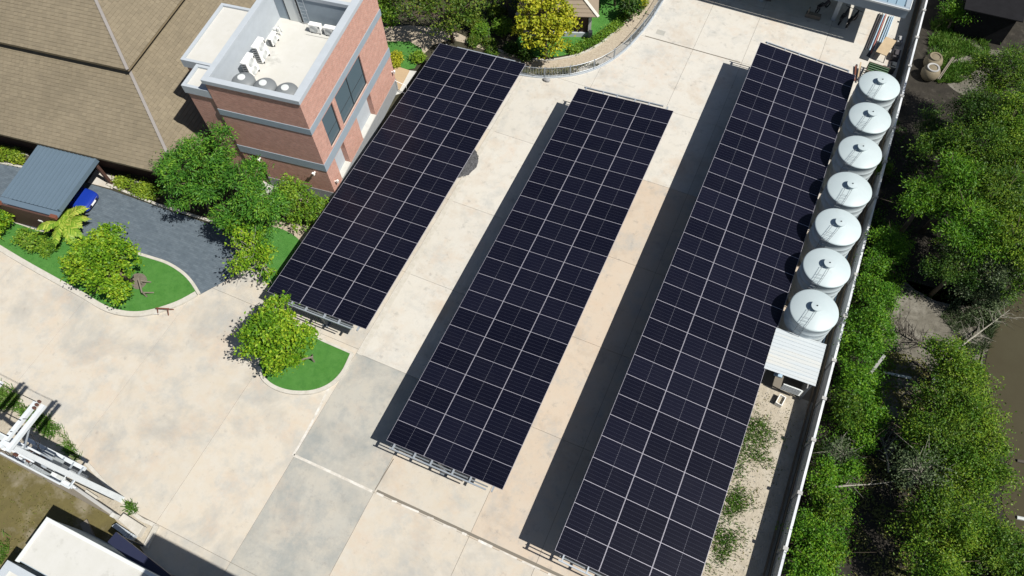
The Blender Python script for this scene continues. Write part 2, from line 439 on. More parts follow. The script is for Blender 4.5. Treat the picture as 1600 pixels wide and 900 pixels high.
# ------------------------------------------------------------------ mesh builder
class MB:
    def __init__(s):
        s.v, s.f, s.m, s.mi = [], [], [], 0

    def poly(s, pts, mi=None):
        b = len(s.v)
        s.v += [tuple(p) for p in pts]
        s.f.append(tuple(range(b, b + len(pts))))
        s.m.append(s.mi if mi is None else mi)

    def faces(s, pts, fs, mi=None):
        b = len(s.v)
        s.v += [tuple(p) for p in pts]
        for f in fs:
            s.f.append(tuple(b + i for i in f))
            s.m.append(s.mi if mi is None else mi)

    BF = ((0, 3, 2, 1), (4, 5, 6, 7), (0, 1, 5, 4), (1, 2, 6, 5), (2, 3, 7, 6), (3, 0, 4, 7))

    def box(s, x0, x1, y0, y1, z0, z1, mi=None):
        s.faces([(x0, y0, z0), (x1, y0, z0), (x1, y1, z0), (x0, y1, z0), (x0, y0, z1), (x1, y0, z1), (x1, y1, z1), (x0, y1, z1)], s.BF, mi)
        return s

    def bar(s, a, b, w, h, up=(0, 0, 1), mi=None):
        a, b = Vector(a), Vector(b)
        d = (b - a).normalized()
        u = Vector(up)
        if abs(d.dot(u)) > 0.95:
            u = Vector((1, 0, 0))
        r = d.cross(u).normalized() * (w / 2)
        t = r.cross(d).normalized() * (h / 2)
        s.faces([a - r - t, a + r - t, b + r - t, b - r - t, a - r + t, a + r + t, b + r + t, b - r + t], s.BF, mi)
        return s

    def tube(s, pts, rad, n=8, mi=None, cap=True):
        pts = [Vector(p) for p in pts]
        rad = rad if isinstance(rad, (list, tuple)) else [rad] * len(pts)
        rings = []
        prev = None
        b = len(s.v)
        for i, p in enumerate(pts):
            d = (pts[min(i + 1, len(pts) - 1)] - pts[max(i - 1, 0)]).normalized()
            ref = prev if prev is not None else (Vector((0, 0, 1)) if abs(d.z) < 0.9 else Vector((1, 0, 0)))
            r = (ref - d * ref.dot(d))
            if r.length < 1e-4:
                r = d.orthogonal()
            r.normalize()
            prev = r
            t = d.cross(r)
            for k in range(n):
                a = 2 * math.pi * k / n
                s.v.append(tuple(p + (r * math.cos(a) + t * math.sin(a)) * rad[i]))
        for i in range(len(pts) - 1):
            for k in range(n):
                k2 = (k + 1) % n
                s.f.append((b + i * n + k, b + i * n + k2, b + (i + 1) * n + k2, b + (i + 1) * n + k))
                s.m.append(s.mi if mi is None else mi)
        if cap:
            s.f.append(tuple(b + k for k in range(n))[::-1]); s.m.append(s.mi if mi is None else mi)
            e = b + (len(pts) - 1) * n
            s.f.append(tuple(e + k for k in range(n))); s.m.append(s.mi if mi is None else mi)
        return s

    def lathe(s, prof, c=(0, 0, 0), n=32, mi=None):
        b = len(s.v)
        for r, z in prof:
            for k in range(n):
                a = 2 * math.pi * k / n
                s.v.append((c[0] + r * math.cos(a), c[1] + r * math.sin(a), c[2] + z))
        for i in range(len(prof) - 1):
            for k in range(n):
                k2 = (k + 1) % n
                s.f.append((b + i * n + k, b + i * n + k2, b + (i + 1) * n + k2, b + (i + 1) * n + k))
                s.m.append(s.mi if mi is None else mi)
        e = b + (len(prof) - 1) * n
        s.f.append(tuple(e + k for k in range(n))); s.m.append(s.mi if mi is None else mi)
        return s

    def prism(s, poly, z0, z1, mi=None):
        a = sum(poly[i][0] * poly[(i + 1) % len(poly)][1] - poly[(i + 1) % len(poly)][0] * poly[i][1] for i in range(len(poly)))
        if a < 0:
            poly = poly[::-1]
        n = len(poly)
        pts = [(p[0], p[1], z0) for p in poly] + [(p[0], p[1], z1) for p in poly]
        fs = [tuple(range(n, 2 * n)), tuple(range(n))[::-1]]
        fs += [(i, (i + 1) % n, n + (i + 1) % n, n + i) for i in range(n)]
        s.faces(pts, fs, mi)
        return s

    def mesh(s, name, mats, smooth=False):
        me = bpy.data.meshes.new(name)
        me.from_pydata(s.v, [], s.f)
        for mm in mats:
            me.materials.append(MATS[mm])
        if len(mats) > 1:
            me.polygons.foreach_set('material_index', s.m)
        if smooth:
            me.polygons.foreach_set('use_smooth', [True] * len(s.f))
        me.update()
        return me


def T(parent):
    return Matrix.Translation(parent.location) @ parent.rotation_euler.to_matrix().to_4x4()


def link(name, me, parent=None):
    o = bpy.data.objects.new(name, me)
    COL.objects.link(o)
    if parent is not None:
        o.parent = parent
    return o


def tag(o, label=None, cat=None, group=None, kind=None):
    if label: o['label'] = label
    if cat: o['category'] = cat
    if group: o['group'] = group
    if kind: o['kind'] = kind
    return o


def thing(name, label, cat, loc=(0, 0, 0), rz=0.0, group=None):
    o = bpy.data.objects.new(name, None)
    COL.objects.link(o)
    o.empty_display_size = 0.2
    o.location = loc
    o.rotation_euler = (0, 0, rz)
    return tag(o, label, cat, group)


def part(name, mb, mats, parent, world=False, smooth=False, label=None, bevel=0.0, kind=None):
    mats = [mats] if isinstance(mats, str) else mats
    if world and parent is not None:
        q = parent
        inv = T(parent).inverted()
        mb.v = [tuple(inv @ Vector(p)) for p in mb.v]
    o = link(name, mb.mesh(name, mats, smooth), parent)
    if label: o['label'] = label
    if kind: o['kind'] = kind
    if bevel > 0:
        bv = o.modifiers.new('bevel', 'BEVEL')
        bv.width = bevel
        bv.segments = 2
        bv.limit_method = 'ANGLE'
    return o


def single(name, mb, mats, label, cat, loc=None, group=None, smooth=False, kind=None, bevel=0.0):
    """a thing that is one mesh: vertices come in world space and are moved to its own origin"""
    mats = [mats] if isinstance(mats, str) else mats
    if loc is None:
        vs = np.array(mb.v)
        loc = (float(vs[:, 0].mean()), float(vs[:, 1].mean()), float(vs[:, 2].min()))
    mb.v = [(p[0] - loc[0], p[1] - loc[1], p[2] - loc[2]) for p in mb.v]
    o = link(name, mb.mesh(name, mats, smooth))
    o.location = loc
    if bevel > 0:
        bv = o.modifiers.new('bevel', 'BEVEL'); bv.width = bevel; bv.segments = 2; bv.limit_method = 'ANGLE'
    return tag(o, label, cat, group, kind)


def structure(name, mb, mats, smooth=False):
    mats = [mats] if isinstance(mats, str) else mats
    o = link(name, mb.mesh(name, mats, smooth))
    o['kind'] = 'structure'
    return o


def copy_tree(o, parent=None):
    c = o.copy()
    COL.objects.link(c)
    if parent is not None:
        c.parent = parent
    for ch in list(o.children):
        copy_tree(ch, c)
    return c


def smooth_line(pts, n=6, closed=False):
    P_ = [np.array(p[:2], float) for p in pts]
    out = []
    N_ = len(P_)
    rng = range(N_ if closed else N_ - 1)
    for i in rng:
        if closed:
            p0, p1, p2, p3 = P_[i - 1], P_[i], P_[(i + 1) % N_], P_[(i + 2) % N_]
        else:
            p0, p1, p2, p3 = P_[max(i - 1, 0)], P_[i], P_[i + 1], P_[min(i + 2, N_ - 1)]
        for k in range(n):
            t = k / n
            out.append(tuple(0.5 * ((2 * p1) + (-p0 + p2) * t + (2 * p0 - 5 * p1 + 4 * p2 - p3) * t * t + (-p0 + 3 * p1 - 3 * p2 + p3) * t ** 3)))
    if not closed:
        out.append(tuple(P_[-1]))
    return out


def px(pts, z=0.0):
    return [G(u, v, z)[:2] for u, v in pts]


def ribbon(mb, line, w, z0, z1, closed=False, side=0.0):
    """a kerb-like strip of width w along a polyline (side shifts it left of the line)"""
    L_ = [np.array(p[:2], float) for p in line]
    n = len(L_)
    lft, rgt = [], []
    for i in range(n):
        a = L_[i - 1] if (i > 0 or closed) else L_[i]
        b = L_[(i + 1) % n] if (i < n - 1 or closed) else L_[i]
        d = b - a
        d /= (np.linalg.norm(d) + 1e-9)
        nrm = np.array([-d[1], d[0]])
        lft.append(L_[i] + nrm * (w / 2 + side)); rgt.append(L_[i] + nrm * (-w / 2 + side))
    m_ = n if closed else n - 1
    pts = [(*p, z0) for p in rgt] + [(*p, z0) for p in lft] + [(*p, z1) for p in rgt] + [(*p, z1) for p in lft]
    fs = []
    for i in range(m_):
        j = (i + 1) % n
        fs += [(2 * n + i, 2 * n + j, 3 * n + j, 3 * n + i), (i, j, 2 * n + j, 2 * n + i), (n + j, n + i, 3 * n + i, 3 * n + j)]
    if not closed:
        fs += [(0, 2 * n, 3 * n, n), (n - 1, 2 * n - 1, 4 * n - 1, 3 * n - 1)]
    mb.faces(pts, fs)
    return mb


# ------------------------------------------------------------------ foliage
def leaf_quads(cent, length, width, up=0.6, rng=RNG, lean=None):
    n = len(cent)
    nrm = rng.normal(size=(n, 3))
    nrm[:, 2] = np.abs(nrm[:, 2]) + up
    nrm /= np.linalg.norm(nrm, axis=1)[:, None]
    t = rng.normal(size=(n, 3)) if lean is None else lean + rng.normal(size=(n, 3)) * 0.35
    t -= nrm * (t * nrm).sum(1)[:, None]
    t /= np.linalg.norm(t, axis=1)[:, None] + 1e-9
    b = np.cross(nrm, t)
    sc = rng.uniform(0.65, 1.25, size=(n, 1))
    L_ = t * length / 2 * sc
    W_ = b * width / 2 * sc
    v = np.empty((n, 4, 3))
    v[:, 0] = cent - L_
    v[:, 1] = cent + W_ + L_ * 0.1
    v[:, 2] = cent + L_ - nrm * length * 0.12
    v[:, 3] = cent - W_ + L_ * 0.1
    return v.reshape(-1, 3)


def quad_mesh(name, v, matname):
    n = len(v) // 4
    me = bpy.data.meshes.new(name)
    me.vertices.add(len(v))
    me.vertices.foreach_set('co', v.astype(np.float32).ravel())
    me.loops.add(len(v))
    me.loops.foreach_set('vertex_index', np.arange(len(v), dtype=np.int32))
    me.polygons.add(n)
    me.polygons.foreach_set('loop_start', np.arange(0, len(v), 4, dtype=np.int32))
    try:
        me.polygons.foreach_set('loop_total', np.full(n, 4, dtype=np.int32))
    except Exception:
        pass
    me.materials.append(MATS[matname])
    me.update(calc_edges=True)
    me.validate()
    return me


def blob_clumps(blobs, n, rng=RNG, low=-0.35, inner=0.62):
    """clump centres in the outer shell of a set of ellipsoids, weighted by their surface"""
    ws = np.array([(b[3] * b[4] + b[3] * b[5] + b[4] * b[5]) for b in blobs])
    idx = rng.choice(len(blobs), size=n, p=ws / ws.sum())
    B_ = np.array(blobs)[idx]
    d = rng.normal(size=(n, 3))
    d /= np.linalg.norm(d, axis=1)[:, None]
    d[:, 2] = np.where(d[:, 2] < low, -d[:, 2], d[:, 2])
    r = rng.uniform(inner, 1.05, size=(n, 1))
    return B_[:, :3] + d * r * B_[:, 3:6], d


def make_crown(blobs, clumps, leaves, cr, ll, lw, rng=RNG, up=0.6, flat=0.6, inner=0.62, low=-0.35, radial=False):
    c, d = blob_clumps(blobs, clumps, rng, low, inner)
    size = rng.uniform(0.6, 1.3, size=(clumps, 1, 1)) * cr
    off = rng.normal(size=(clumps, leaves, 3)) * size
    off[:, :, 2] *= flat
    pts = (c[:, None, :] + off).reshape(-1, 3)
    lean = None
    if radial:
        lean = off.reshape(-1, 3) / (np.linalg.norm(off.reshape(-1, 3), axis=1)[:, None] + 1e-6) + np.repeat(d, leaves, axis=0) * 0.4
    return leaf_quads(pts, ll, lw, up, rng, lean), c


def trunk_mb(base, top, r, limbs, rng, n=7):
    mb = MB()
    base, top = Vector(base), Vector(top)
    mid = base.lerp(top, 0.5) + Vector((rng.normal() * 0.08, rng.normal() * 0.08, 0))
    mb.tube([base, mid, top], [r * 1.25, r, r * 0.75], n)
    for L_ in limbs:
        L_ = Vector(L_)
        st = base.lerp(top, float(rng.uniform(0.65, 1.0)))
        k = st.lerp(L_, 0.5) + Vector((rng.normal() * 0.12, rng.normal() * 0.12, 0.1 * (L_ - st).length))
        mb.tube([st, k, L_], [r * 0.55, r * 0.33, r * 0.1], 5)
        for q in range(2):
            e = L_ + Vector(rng.normal(size=3)) * 0.45
            mb.tube([k, k.lerp(e, 0.6), e], [r * 0.25, r * 0.15, r * 0.05], 4)
    return mb


def tree(name, label, cat, base, blobs, leafmat, clumps, leaves, cr, ll, lw, r=0.12, bark='bark', group=None, seed=1, up=0.6,
         flat=0.6, inner=0.62, low=-0.35, limbs=12, radial=False, trunk_top=None):
    """blobs are given in world space; the tree stands at base"""
    rng = np.random.default_rng(seed)
    t = thing(name, label, cat, base, 0, group)
    b0 = np.array(base)
    bl = [(b[0] - b0[0], b[1] - b0[1], b[2] - b0[2], b[3], b[4], b[5]) for b in blobs]
    v, c = make_crown(bl, clumps, leaves, cr, ll, lw, rng, up, flat, inner, low, radial)
    cm = np.mean([b[:3] for b in bl], axis=0)
    hz = min(b[2] - b[5] for b in bl)
    if trunk_top is None:
        trunk_top = (cm[0] * 0.5, cm[1] * 0.5, max(0.3, hz * 0.5 + cm[2] * 0.5))
    pick = c[rng.choice(len(c), size=min(limbs, len(c)), replace=False)]
    link('crown', quad_mesh('crown', v, leafmat), t)
    part('trunk', trunk_mb((0, 0, -0.05), trunk_top, r, pick, rng), bark, t, smooth=True)
    return t


def grass_patch(name, poly_fn, n, h, w, matname, label, seed, cat='grass', z=0.0):
    rng = np.random.default_rng(seed)
    pts = poly_fn(rng, n)
    k = len(pts)
    ang = rng.uniform(0, 2 * math.pi, k)
    hh = rng.uniform(0.4, 1.2, k) * h
    lean = rng.normal(size=(k, 2)) * 0.55
    d = np.stack([np.cos(ang), np.sin(ang)], 1)
    v = np.empty((k, 4, 3))
    base = np.concatenate([pts, np.full((k, 1), z)], 1)
    v[:, 0] = base; v[:, 0, :2] -= d * w / 2
    v[:, 1] = base; v[:, 1, :2] += d * w / 2
    tip = base.copy(); tip[:, :2] += lean * hh[:, None]; tip[:, 2] += hh
    v[:, 2] = tip; v[:, 2, :2] += d * w * 0.25
    v[:, 3] = tip; v[:, 3, :2] -= d * w * 0.25
    o = link(name, quad_mesh(name, v.reshape(-1, 3), matname))
    return tag(o, label, cat, None, 'stuff')


def in_poly(poly, soft=0.0):
    P_ = np.array(poly)

    def f(rng, n):
        lo, hi = P_.min(0), P_.max(0)
        q = rng.uniform(lo, hi, size=(n * 3, 2))
        ins = np.zeros(len(q), bool)
        j = len(P_) - 1
        for i in range(len(P_)):
            c = ((P_[i, 1] > q[:, 1]) != (P_[j, 1] > q[:, 1])) & (q[:, 0] < (P_[j, 0] - P_[i, 0]) * (q[:, 1] - P_[i, 1]) / (P_[j, 1] - P_[i, 1] + 1e-12) + P_[i, 0])
            ins ^= c
            j = i
        q = q[ins][:n]
        # clumpy: keep points near random tuft centres more often
        q = q + rng.normal(size=q.shape) * soft
        g = np.sin(q[:, 0] * 2.1 + 1.3 * np.sin(q[:, 1] * 1.7)) + np.sin(q[:, 1] * 2.6 + np.sin(q[:, 0] * 3.1)) + rng.normal(size=len(q)) * 0.8
        return q[g > -0.4]
    return f


# ================================================================== SETTING
def sheet(name, poly, z, matname, thick=0.0, kind='structure'):
    mb = MB()
    if thick:
        mb.prism(list(poly), z - thick, z)
    else:
        a = sum(poly[i][0] * poly[(i + 1) % len(poly)][1] - poly[(i + 1) % len(poly)][0] * poly[i][1] for i in range(len(poly)))
        if a < 0:
            poly = list(poly)[::-1]
        mb.poly([(p[0], p[1], z) for p in poly])
    o = link(name, mb.mesh(name, [matname]))
    o['kind'] = kind
    return o


def R4(x0, x1, y0, y1):
    return [(x0, y0), (x1, y0), (x1, y1), (x0, y1)]


sheet('ground', R4(-400, 400, -400, 400), -0.10, 'site_soil')
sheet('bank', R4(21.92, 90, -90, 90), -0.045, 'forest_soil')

# concrete yard: a base sheet and the slabs it is cast in
yard = sheet('concrete_yard', R4(-37, 21.7, -50, 36), -0.035, 'concrete_joint')
XL = [-37, -30.5, -24, -17.5, -10.42, -5.28, 0.08, 6.14, 10.1, 15.6, 21.45]
YL_LEFT = [-49.5, -44.6, -38.0, -24.0, -17.8, -11.3, -4.3, 2.6]
YL_ALL = [-49.5, -44.6, -38.0, -31.46, -24.27, -17.8, -11.3, -4.3, 2.6, 9.6, 16.4, 23.2, 30, 36]
for i in range(len(XL) - 1):
    YL = YL_LEFT if XL[i] < -5.5 else YL_ALL
    for j in range(len(YL) - 1):
        cx, cy = (XL[i] + XL[i + 1]) / 2, (YL[j] + YL[j + 1]) / 2
        if cx < -10.4 and (cy > -18 or cy < -38.2):
            continue
        if cx < -17.6 and cy > -22:
            continue
        if cx > 17 and cy < -18:
            continue
        x1 = XL[i + 1]
        if cx > 15.6 and cy < -24:
            continue
        if cy > -4.3:
            mm = 'concrete_pale'
        elif -5.3 < cx < 0.1:
            mm = 'concrete_grey' if cy < -24.3 else 'concrete_pale'
        elif cx > 6.1:
            mm = 'concrete_pink' if cy > -31 else 'concrete_tan'
        else:
            mm = 'concrete_tan'
        if cx > 10 and cy > 2:
            mm = 'concrete_pale'
        g = 0.009
        mb = MB()
        y0 = YL[j]
        if cx > 15.6 and cx < 21.5 and -24 < cy < -17.8:
            continue
        xe = 18.3 if (cx > 15.6 and cy < -14) else x1
        mb.box(XL[i] + g, xe - g, y0 + g, YL[j + 1] - g, -0.15, 0.0)
        o = part('concrete_slab', mb, mm, yard)
# saw-cut joints repaired in white
mb = MB()
ribbon(mb, [(-5.35, -31.48), (-2.6, -31.46), (-0.02, -31.46)], 0.15, -0.02, 0.004)
ribbon(mb, smooth_line([(-5.36, -31.5), (-5.38, -30.3), (-5.45, -29.1), (-5.62, -27.3), (-5.9, -26.5)], 4), 0.15, -0.02, 0.004)
rr = random.Random(3)
x = 0.25
while x < 12.5:
    l_ = rr.uniform(0.25, 1.1)
    ribbon(mb, [(x, -31.44 + rr.uniform(-.02, .02)), (x + l_, -31.42 + rr.uniform(-.02, .02))], rr.uniform(0.07, 0.15), -0.02, 0.004)
    x += l_ + rr.uniform(0.15, 0.8)
o = part('joint_filler', mb, 'joint_white', yard)
mb = MB()
ribbon(mb, [(0.2, -31.32), (12.6, -31.28)], 0.16, -0.02, 0.002)
ribbon(mb, [(2.1, 9.62), (10.0, 9.6)], 0.10, -0.02, 0.003)
ribbon(mb, [(0.08, -31.3), (0.18, -29.3)], 0.06, -0.02, 0.003)
part('joint_gap', mb, 'concrete_joint', yard)
# narrow edge band beside the first carport
mb = MB()
ribbon(mb, [(-5.02, -24.3), (-5.12, 0.8)], 0.32, -0.02, 0.006)
part('edge_band', mb, 'kerb_concrete', yard)
mb = MB()
mb.box(-4.2 + 7.0, -4.2 + 7.7, 9.9 - 3.2 + 3.5, 10.75, -0.02, 0.004)
part('drain_cover', mb, 'concrete_grey', yard)

# sandy strip between the third carport and the boundary wall
sheet('sandy_strip', R4(18.1, 21.6, -46, -16.2), 0.006, 'sandy_soil')
# ground under house, gardens on the left
sheet('garden_soil', [(-60, -24.2), (-19, -24.2), (-10.5, -16.5), (-10.5, -2), (-5.4, 2.2), (-1.5, 4.2), (1.4, 9), (2.6, 20), (-10, 50), (-60, 50)], 0.010, 'site_soil')

# paver driveway
drive_px = [(-30, 252), (30, 262), (100, 275), (138, 287), (176, 298), (245, 323), (342, 355), (372, 388), (396, 416), (312, 461), (300, 440), (285, 425), (262, 412),
            (235, 403), (205, 394), (140, 372), (100, 362), (70, 362), (20, 346), (-40, 330)]
sheet('driveway', px(drive_px), 0.028, 'driveway_paver')
# house-side pads
sheet('entrance_pad', px([(150, 266), (184, 276), (176, 296), (137, 286)]), 0.05, 'concrete_pale')

# left lawn island
lawn1_px = [(-60, 352), (0, 388), (40, 412), (90, 440), (130, 462), (160, 480), (185, 489), (215, 492), (245, 487), (280, 475), (308, 460)]
up1_px = [(300, 442), (285, 427), (262, 413), (235, 404), (205, 394), (140, 372), (100, 362), (70, 364), (20, 348), (-60, 322)]
lower_edge = smooth_line(px(lawn1_px), 5)
upper_edge = smooth_line(px(up1_px), 5)
sheet('lawn', lower_edge + upper_edge, 0.10, 'turf', 0.08)
mb = MB()
ribbon(mb, lower_edge, 0.36, 0.0, 0.17)
structure('kerb', mb, 'kerb_concrete')
mb = MB()
ribbon(mb, smooth_line(px([(312, 460), (300, 441), (285, 426), (262, 412), (235, 403), (205, 394)]), 5), 0.2, 0.0, 0.14)
structure('kerb', mb, 'kerb_concrete')
sheet('tree_pit', smooth_line(px([(210, 430), (224, 429), (231, 438), (226, 449), (214, 453), (206, 444)]), 4, True), 0.108, 'pit_soil')

# strip of bed between driveway and brick office, with a lawn by the carport
bed_px = [(176, 298), (245, 322), (342, 354), (372, 387), (398, 416), (414, 440), (440, 470), (475, 430), (560, 300), (520, 280), (430, 280), (300, 250), (184, 276)]
sheet('planting_bed', px(bed_px), 0.06, 'site_soil')
mb = MB()
ribbon(mb, smooth_line(px([(168, 289), (176, 292), (245, 320), (342, 352), (372, 385), (398, 413)]), 4), 0.18, 0.0, 0.14)
structure('kerb', mb, 'kerb_concrete')
mb = MB()
ribbon(mb, px([(186, 275), (215, 285), (250, 297)]), 0.14, 0.0, 0.16)
ribbon(mb, px([(-20, 226), (0, 232), (45, 243)]), 0.14, 0.0, 0.16)
ribbon(mb, px([(-20, 252), (0, 255), (40, 263)]), 0.16, 0.0, 0.14)
structure('kerb', mb, 'kerb_concrete')
lawn2 = smooth_line(px([(352, 354), (395, 352), (430, 356), (452, 364), (468, 376), (475, 392), (455, 425), (436, 452), (418, 442), (402, 420), (376, 388)]), 4, True)
sheet('lawn', lawn2, 0.09, 'turf')
sheet('pebble_path', px([(425, 345), (470, 350), (500, 360), (492, 392), (474, 393), (465, 374), (445, 361), (424, 354)]), 0.082, 'pebble_path')
sheet('pale_footpath', px([(395, 272), (432, 285), (470, 305), (540, 330), (520, 350), (440, 330), (390, 296)]), 0.075, 'pebble_path')

# D-shaped island below the first carport
dpx = [(404, 574), (414, 594), (432, 607), (458, 614), (490, 613), (517, 602), (537, 582), (551, 553), (535, 546), (505, 533), (470, 514), (440, 505), (420, 530)]
disl = smooth_line(px(dpx[:8]), 6) + px(dpx[8:])
sheet('lawn', disl, 0.10, 'turf', 0.08)
mb = MB()
ribbon(mb, smooth_line(px(dpx[:8]), 6), 0.24, 0.0, 0.14)
ribbon(mb, px(dpx[7:12]), 0.16, 0.0, 0.13)
structure('kerb', mb, 'kerb_concrete')

# top garden: path, lawns
pout = [(690, 62), (720, 66), (760, 80), (800, 98), (828, 107), (870, 106), (905, 101), (940, 92), (965, 77), (985, 58), (1005, 36), (1030, 3), (1052, -25)]
pin_ = [(1012, -30), (998, 2), (985, 22), (968, 42), (945, 64), (915, 82), (880, 92), (845, 95), (805, 88), (775, 78), (745, 66), (715, 52), (690, 45)]
sheet('garden_path', smooth_line(px(pout), 4) + smooth_line(px(pin_), 4), 0.03, 'pebble_path')
sheet('garden_path', px([(585, 44), (640, 40), (690, 44), (700, 64), (678, 70), (655, 92), (632, 70), (585, 66)]), 0.034, 'pebble_path')
mb = MB()
ribbon(mb, smooth_line(px(pin_[1:10]), 4), 0.14, 0.0, 0.14)
structure('kerb', mb, 'kerb_concrete')
fence_px = [(812, 117), (840, 121), (868, 121), (900, 117), (930, 108), (955, 95), (975, 80), (993, 62), (1012, 39), (1027, 16), (1040, -6)]
fence_ln = smooth_line(px(fence_px), 5)
mb = MB()
ribbon(mb, fence_ln, 0.14, 0.0, 0.10)
structure('kerb', mb, 'light_bluegrey')
sheet('lawn', px([(590, 66), (640, 66), (660, 78), (658, 92), (648, 108), (625, 112), (600, 112)]), 0.09, 'turf')
sheet('lawn', smooth_line(px([(800, 84), (845, 91), (880, 88), (915, 78), (945, 60), (965, 40), (985, 16), (995, -8)]), 3) + px([(940, -40), (880, -20), (820, 30)]), 0.095, 'turf')
sheet('white_footpath', px([(634, 110), (652, 112), (628, 146), (615, 150)]), 0.05, 'white_render')
mb = MB(); mb.prism(px([(612, 103), (640, 112), (624, 142), (616, 140)]), 0.0, 0.16)
structure('entrance_step', mb, 'tan_step')

# south-west verge, low wall, ground beyond
verge = px([(-20, 600), (24, 604), (32, 630), (66, 645), (95, 668), (118, 702), (165, 757), (215, 806), (240, 822), (228, 855), (200, 835), (175, 806), (100, 752), (40, 715), (-30, 690), (-60, 640)])
sheet('verge', verge, 0.008, 'sandy_soil')
mb = MB()
ribbon(mb, smooth_line(px([(115, 700), (165, 756), (214, 806), (236, 818), (246, 824)]), 4), 0.2, 0.0, 0.06)
ribbon(mb, px([(246, 822), (228, 856)]), 0.3, 0.0, 0.15)
structure('kerb', mb, 'kerb_concrete')
sheet('field', [(-60, -38.1), (-12.0, -38.75), (-9.9, -39.6), (-9.2, -60), (-60, -60)], 0.004, 'olive_soil')

# right bank: clearing, grass, pond
clear_px = [(1385, 450), (1420, 445), (1465, 470), (1500, 470), (1545, 470), (1560, 500), (1545, 540), (1520, 590), (1490, 620), (1440, 660), (1385, 640), (1370, 580), (1378, 510)]
rj = random.Random(17)
sheet('clearing', [(p[0] + rj.uniform(-.3, .3), p[1] + rj.uniform(-.3, .3)) for p in smooth_line(px(clear_px, -0.03), 9, True)], -0.030, 'grey_soil')
sheet('clearing', smooth_line(px([(1490, 60), (1540, 75), (1590, 85), (1560, 95), (1545, 130), (1520, 150), (1490, 140), (1470, 110)], -0.03), 4, True), -0.033, 'grey_soil')
pond_px = [(1640, 420), (1590, 462), (1568, 470), (1560, 500), (1546, 540), (1538, 590), (1550, 640), (1566, 690), (1574, 735), (1566, 790), (1600, 850), (1700, 900), (1900, 700), (1800, 420)]
sheet('pond', smooth_line(px(pond_px[1:11], -0.02), 5) + px([(1720, 900), (1900, 700), (1850, 420), (1640, 420)], -0.02), -0.020, 'pond_water')

# ================================================================== SOLAR CARPORTS
PW, PH = 2.404, 1.317
pm = MB(); pm.box(-1.190, 1.190, -0.654, 0.654, 0.018, 0.032)
PANEL = pm.mesh('solar_panel', ['solar_glass'])
fm = MB()
for a in ((-1.196, 1.196, -0.6583, -0.6455), (-1.196, 1.196, 0.6455, 0.6583), (-1.196, -1.180, -0.6455, 0.6455), (1.180, 1.196, -0.6455, 0.6455)):
    fm.box(*a, 0.0, 0.036)
FRAME = fm.mesh('frame', ['aluminium'])


def carport(label, x0, y0, z0, yaw, tilt, rows, ext_s, ext_n, ch0, ch1, cols_y):
    t = thing('solar_carport', label, 'carport', (x0, y0, 0), yaw, 'solar carports in the yard')
    ct, st = math.cos(tilt), math.sin(tilt)
    up = Vector((-st, 0, ct))

    def Q(u, y, d=0.0):                      # u along the slope, d below the panel plane
        return Vector((u * ct, y, z0 + u * st)) - up * d
    for r in range(rows):
        for c in range(3):
            o = link('solar_panel', PANEL, t)
            o.location = Q((c + 0.5) * PW, -(r + 0.5) * PH, 0.036)
            o.rotation_euler = (0, -tilt, 0)
            f = link('frame', FRAME, o)
    L_ = rows * PH
    for c in range(3):
        for q in (0.22, 0.78):
            mb = MB()
            mb.bar(Q((c + q) * PW, ext_n, 0.115), Q((c + q) * PW, -L_ - ext_s, 0.115), 0.07, 0.15, up)
            part('purlin', mb, 'galv_steel', t)
    for y, e in ((-L_, -ext_s), (0.0, ext_n)):
        mb = MB()
        mb.bar(Q(ch0, y + e, 0.12), Q(ch1, y + e, 0.12), 0.07, 0.12, up)
        part('end_rail', mb, 'galv_steel', t)
        mb = MB()
        mb.bar(Q(ch0, y + e * 0.35, 0.235), Q(ch1, y + e * 0.35, 0.235), 0.06, 0.08, up)
        part('end_rail', mb, 'painted_steel', t)
    for y in cols_y:
        mb = MB()
        mb.bar(Q(0.5, y, 0.30), Q(6.7, y, 0.30), 0.14, 0.2, up)
        part('rafter', mb, 'painted_steel', t)
        xc = 3.3
        top = Q(xc, y, 0.38)
        mb = MB()
        mb.box(xc - 0.11, xc + 0.11, y - 0.11, y + 0.11, 0.0, top.z + 0.02)
        mb.box(xc - 0.22, xc + 0.22, y - 0.22, y + 0.22, 0.0, 0.05)
        part('column', mb, 'painted_steel', t)
        for s in (-1, 1):
            mb = MB()
            mb.bar((xc + s * 0.1, y, 1.15), Q(xc + s * 1.7, y, 0.38), 0.09, 0.09, (0, 1, 0))
            part('brace', mb, 'painted_steel', t)
    return t


carport('solar carport nearest the brick office, shortest roof of 18 panel rows beside the big trees', -11.40, 0.04, 2.64, 0.0009, R_(3.77), 18, 0.26, 0.1, 1.45, 6.3,
        [-0.8, -7.0, -13.2, -19.4, -23.3])
carport('middle solar carport standing alone in the yard with concrete on both sides', 0.0, 0.0, 2.34, 0.0, R_(4.40), 22, 0.30, 0.33, 0.35, 6.35, [-0.7, -6.4, -12.1, -17.8, -23.4, -28.8])
carport('longest solar carport with its edge along the row of white water tanks', 11.00, 8.81, 3.04, -0.0026, R_(-4.97), 30, 0.33, 0.33, 0.35, 6.7, [-0.7, -8.2, -15.9, -23.6, -31.3, -38.8])

